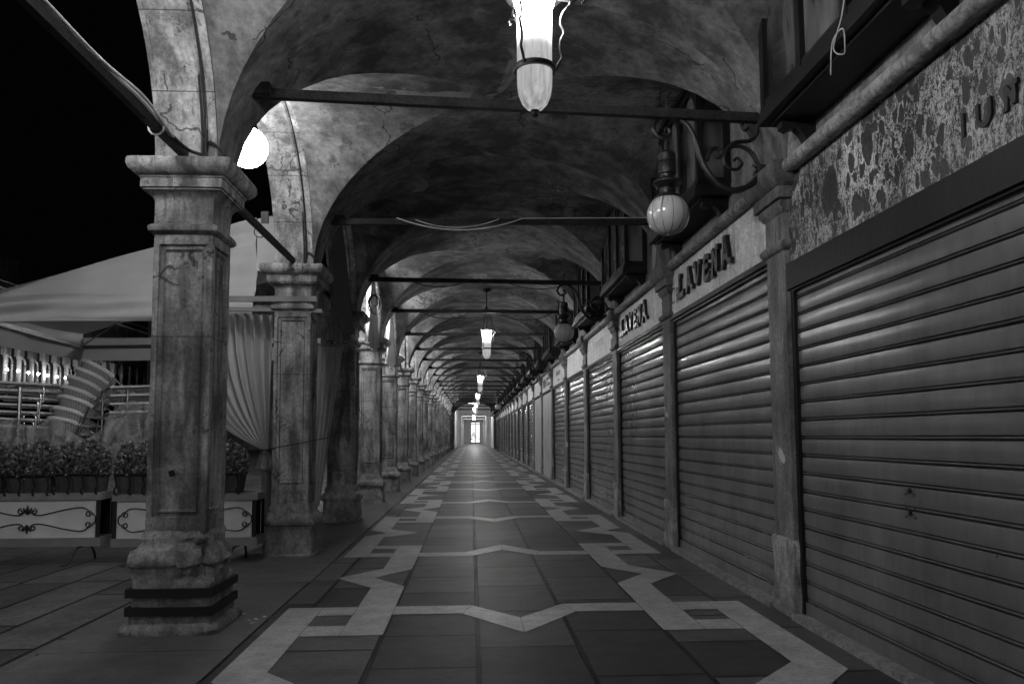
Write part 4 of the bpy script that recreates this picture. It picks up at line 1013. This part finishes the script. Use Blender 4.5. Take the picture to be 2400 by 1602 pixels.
for i, (x, z) in enumerate(rim):
    c = ch if i == 0 else dup(ch)
    c['label'] = '%s wicker chair of the leaning stack in the middle' % names[i]
    tilt = .42 - .05 * i; c.rotation_euler = (.06, tilt, -.2); 
    d = Vector((sin(tilt), 0, cos(tilt))) * .86
    c.location = (x - d.x + .05, 9.85 + .012 * (6 - i), z - d.z)
for (x, y, z, a, lab) in ((-5.75, 9.9, 1.03, 2.2, 'Wicker chair tipped at the left edge of the frame'), (-4.25, 10.7, 1.02, -2.2, 'wicker chair behind the stack, beside the nearest pier'), (-4.85, 10.8, 1.0, .5, 'wicker chair far behind the top of the stack')):
    c = dup(ch, (x, y, z), lab); c.rotation_euler = (.1, .1, a)
# stacked tables
def make_table():
    t = thing('cafe_table', 'x', 'table', (0, 0, 0), 'cafe tables stacked flat')
    g = MB(); g.box(-.35, .35, -.3, .3, 0, .022); g.build('tabletop', M['rim'], t, smooth=0)
    g = MB(); g.tube(sm([(-.34, -.31, .0), (-.40, -.31, -.02), (-.43, -.31, -.10), (-.43, -.31, -.22)], 4), .012, 8); g.build('leg', M['alum'], t)
    for y in (-.25, .25): g = MB(); g.tube([(-.34, y, -.012), (.34, y, -.012)], .011, 8); g.build('stretcher', M['alum'], t)
    g = MB(); g.tube(sm([(.20, -.31, -.01), (.26, -.31, -.02), (.275, -.31, -.08), (.275, -.31, -.2)], 4), .012, 8); g.build('leg', M['alum'], t)
    return t
tb = make_table(); random.seed(6)
for i in range(7):
    c = tb if i == 0 else dup(tb)
    c.location = (-5.25 - .02 * i + random.uniform(-.02, .02), 9.75, 1.83 - .083 * i); c.rotation_euler = (0, .05 + random.uniform(-.015, .015), random.uniform(-.05, .05)); c['label'] = '%s table of the flat stack left of the chairs' % ['Topmost', 'Second', 'Third', 'Fourth', 'Fifth', 'Sixth', 'Lowest'][i]
for i in range(4):
    c = dup(tb); c.location = (-3.95, 9.9, 1.80 - .1 * i); c.rotation_euler = (0, -.03, .05); c['label'] = '%s table of the small stack right of the chairs' % ['Topmost', 'Second', 'Third', 'Lowest'][i]
# the crates the stacks stand on are hidden by plastic; bare tubes in front
for i, (x, z1, r_) in enumerate(((-5.19, 1.78, .022), (-5.13, 1.35, .012), (-5.02, 1.3, .012), (-4.98, 1.28, .010), (-3.98, 1.75, .014), (-4.07, 1.4, .011))):
    g = MB(); g.tube([(x, 9.35, .0), (x, 9.35, z1)], r_, 8); tag(g.build('upright_tube', M['alum']), ['tall pale tube standing before the table stack', 'bright tube right of the tall tube', 'thin tube among those by the table stack', 'thinnest tube by the table stack', 'tall shiny tube right of the chair stack', 'short shiny tube right of the chair stack'][i], 'tube')
g = MB()
def pls(u, v):
    x = -5.95 + 2.5 * u; top = 1.20 + .26 * max(0, 1 - abs(x + 5.18) / .32) + .20 * max(0, 1 - abs(x + 4.72) / .42) + .42 * max(0, min(1, (x + 4.35) / .5)) + .04 * sin(x * 9)
    z = top * (1 - v) + .25 * v; y = 9.15 - .25 * v + .07 * sin(x * 13 + v * 3) + .03 * sin(x * 31 - v * 5) + .05 * nz((x * 3, v * 3, 0), 1, 2)
    return (x, y, z)
g.grid(pls, 90, 24); tag(g.build('plastic_sheet', M['plastic'], smooth=80), 'crumpled clear plastic sheet draped below the chairs and tables', 'plastic sheet')

# ------------------------------------------------------------------ palace across the square
t = thing('palace_facade', 'far palace front with lit columns across the dark square', 'building')
FX = -57.
g = MB(); g.box(FX - 14, FX - 3.2, 40, 190, 0, 19.5); g.build('dark_wall', M['wood'], t, smooth=0); g = MB(); g.box(FX - 3.2, FX + .4, 40, 190, 0, 3); g.box(FX - 1.6, FX + .4, 40, 190, 12.9, 19.2); g.box(FX - 1.6, FX + .5, 40, 190, 6.6, 7.9); g.build('wall', M['facade'], t, smooth=0)
g = MB(); g.box(FX - 1.7, FX + 1.1, 40, 190, 19.2, 19.6); g.box(FX - 1.8, FX + 1.4, 40, 190, 19.9, 20.3)
for i in range(160): g.box(FX + .4, FX + 1.0, 80 + i * .6, 80.3 + i * .6, 19.62, 19.88)
g.build('cornice', M['facade'], t, smooth=0)
g = MB(); g.add([(FX + 1, 40, 20.3), (FX + 1, 190, 20.3), (FX - 8, 190, 23), (FX - 8, 40, 23)], [(0, 1, 2, 3)]); g.build('roof', M['wood'], t, smooth=0)
g = MB(); g.box(FX - 1.5, FX + .1, 99.2, 100.8, 20.3, 23.2); g.box(FX - 1.7, FX + .3, 99.0, 101.0, 23.2, 23.5); g.build('chimney', M['facade'], t, smooth=0)
lights = []
for i in range(34):
    y = 70 + i * 2.9
    g = MB(); g.lathe([(.36, 7.9), (.36, 8.2), (.29, 8.25), (.26, 11.0), (.33, 11.1), (.36, 11.4)], (FX + .15, y, 0), 12); g.lathe([(.20, 7.9), (.16, 8.2), (.15, 10.2), (.2, 10.4)], (FX - .3, y - .75, 0), 8); g.lathe([(.20, 7.9), (.16, 8.2), (.15, 10.2), (.2, 10.4)], (FX - .3, y + .75, 0), 8)
    g.tube([(FX - .3, y + 1.45 + .75 * cos(a), 10.5 + .85 * sin(a)) for a in lin(0, pi, 10)], .13, 6)
    g.box(FX - .2, FX + .5, y - .5, y + .5, 11.4, 12.9)
    g.build('column', M['facade'], t, smooth=40)
for i in range(20):
    y = 82 + i * 2.3
    g = MB(); g.lathe([(0, -.16), (.13, -.09), (.16, 0), (.13, .09), (0, .16)], n=12)
    o = g.build('square_lantern', M['point'], t, loc=(FX + .9, y, 9.5))
    g = MB(); g.tube([(0, 0, -2.4), (0, 0, -.16)], .04, 6); g.build('lantern_post', M['facade'], o)
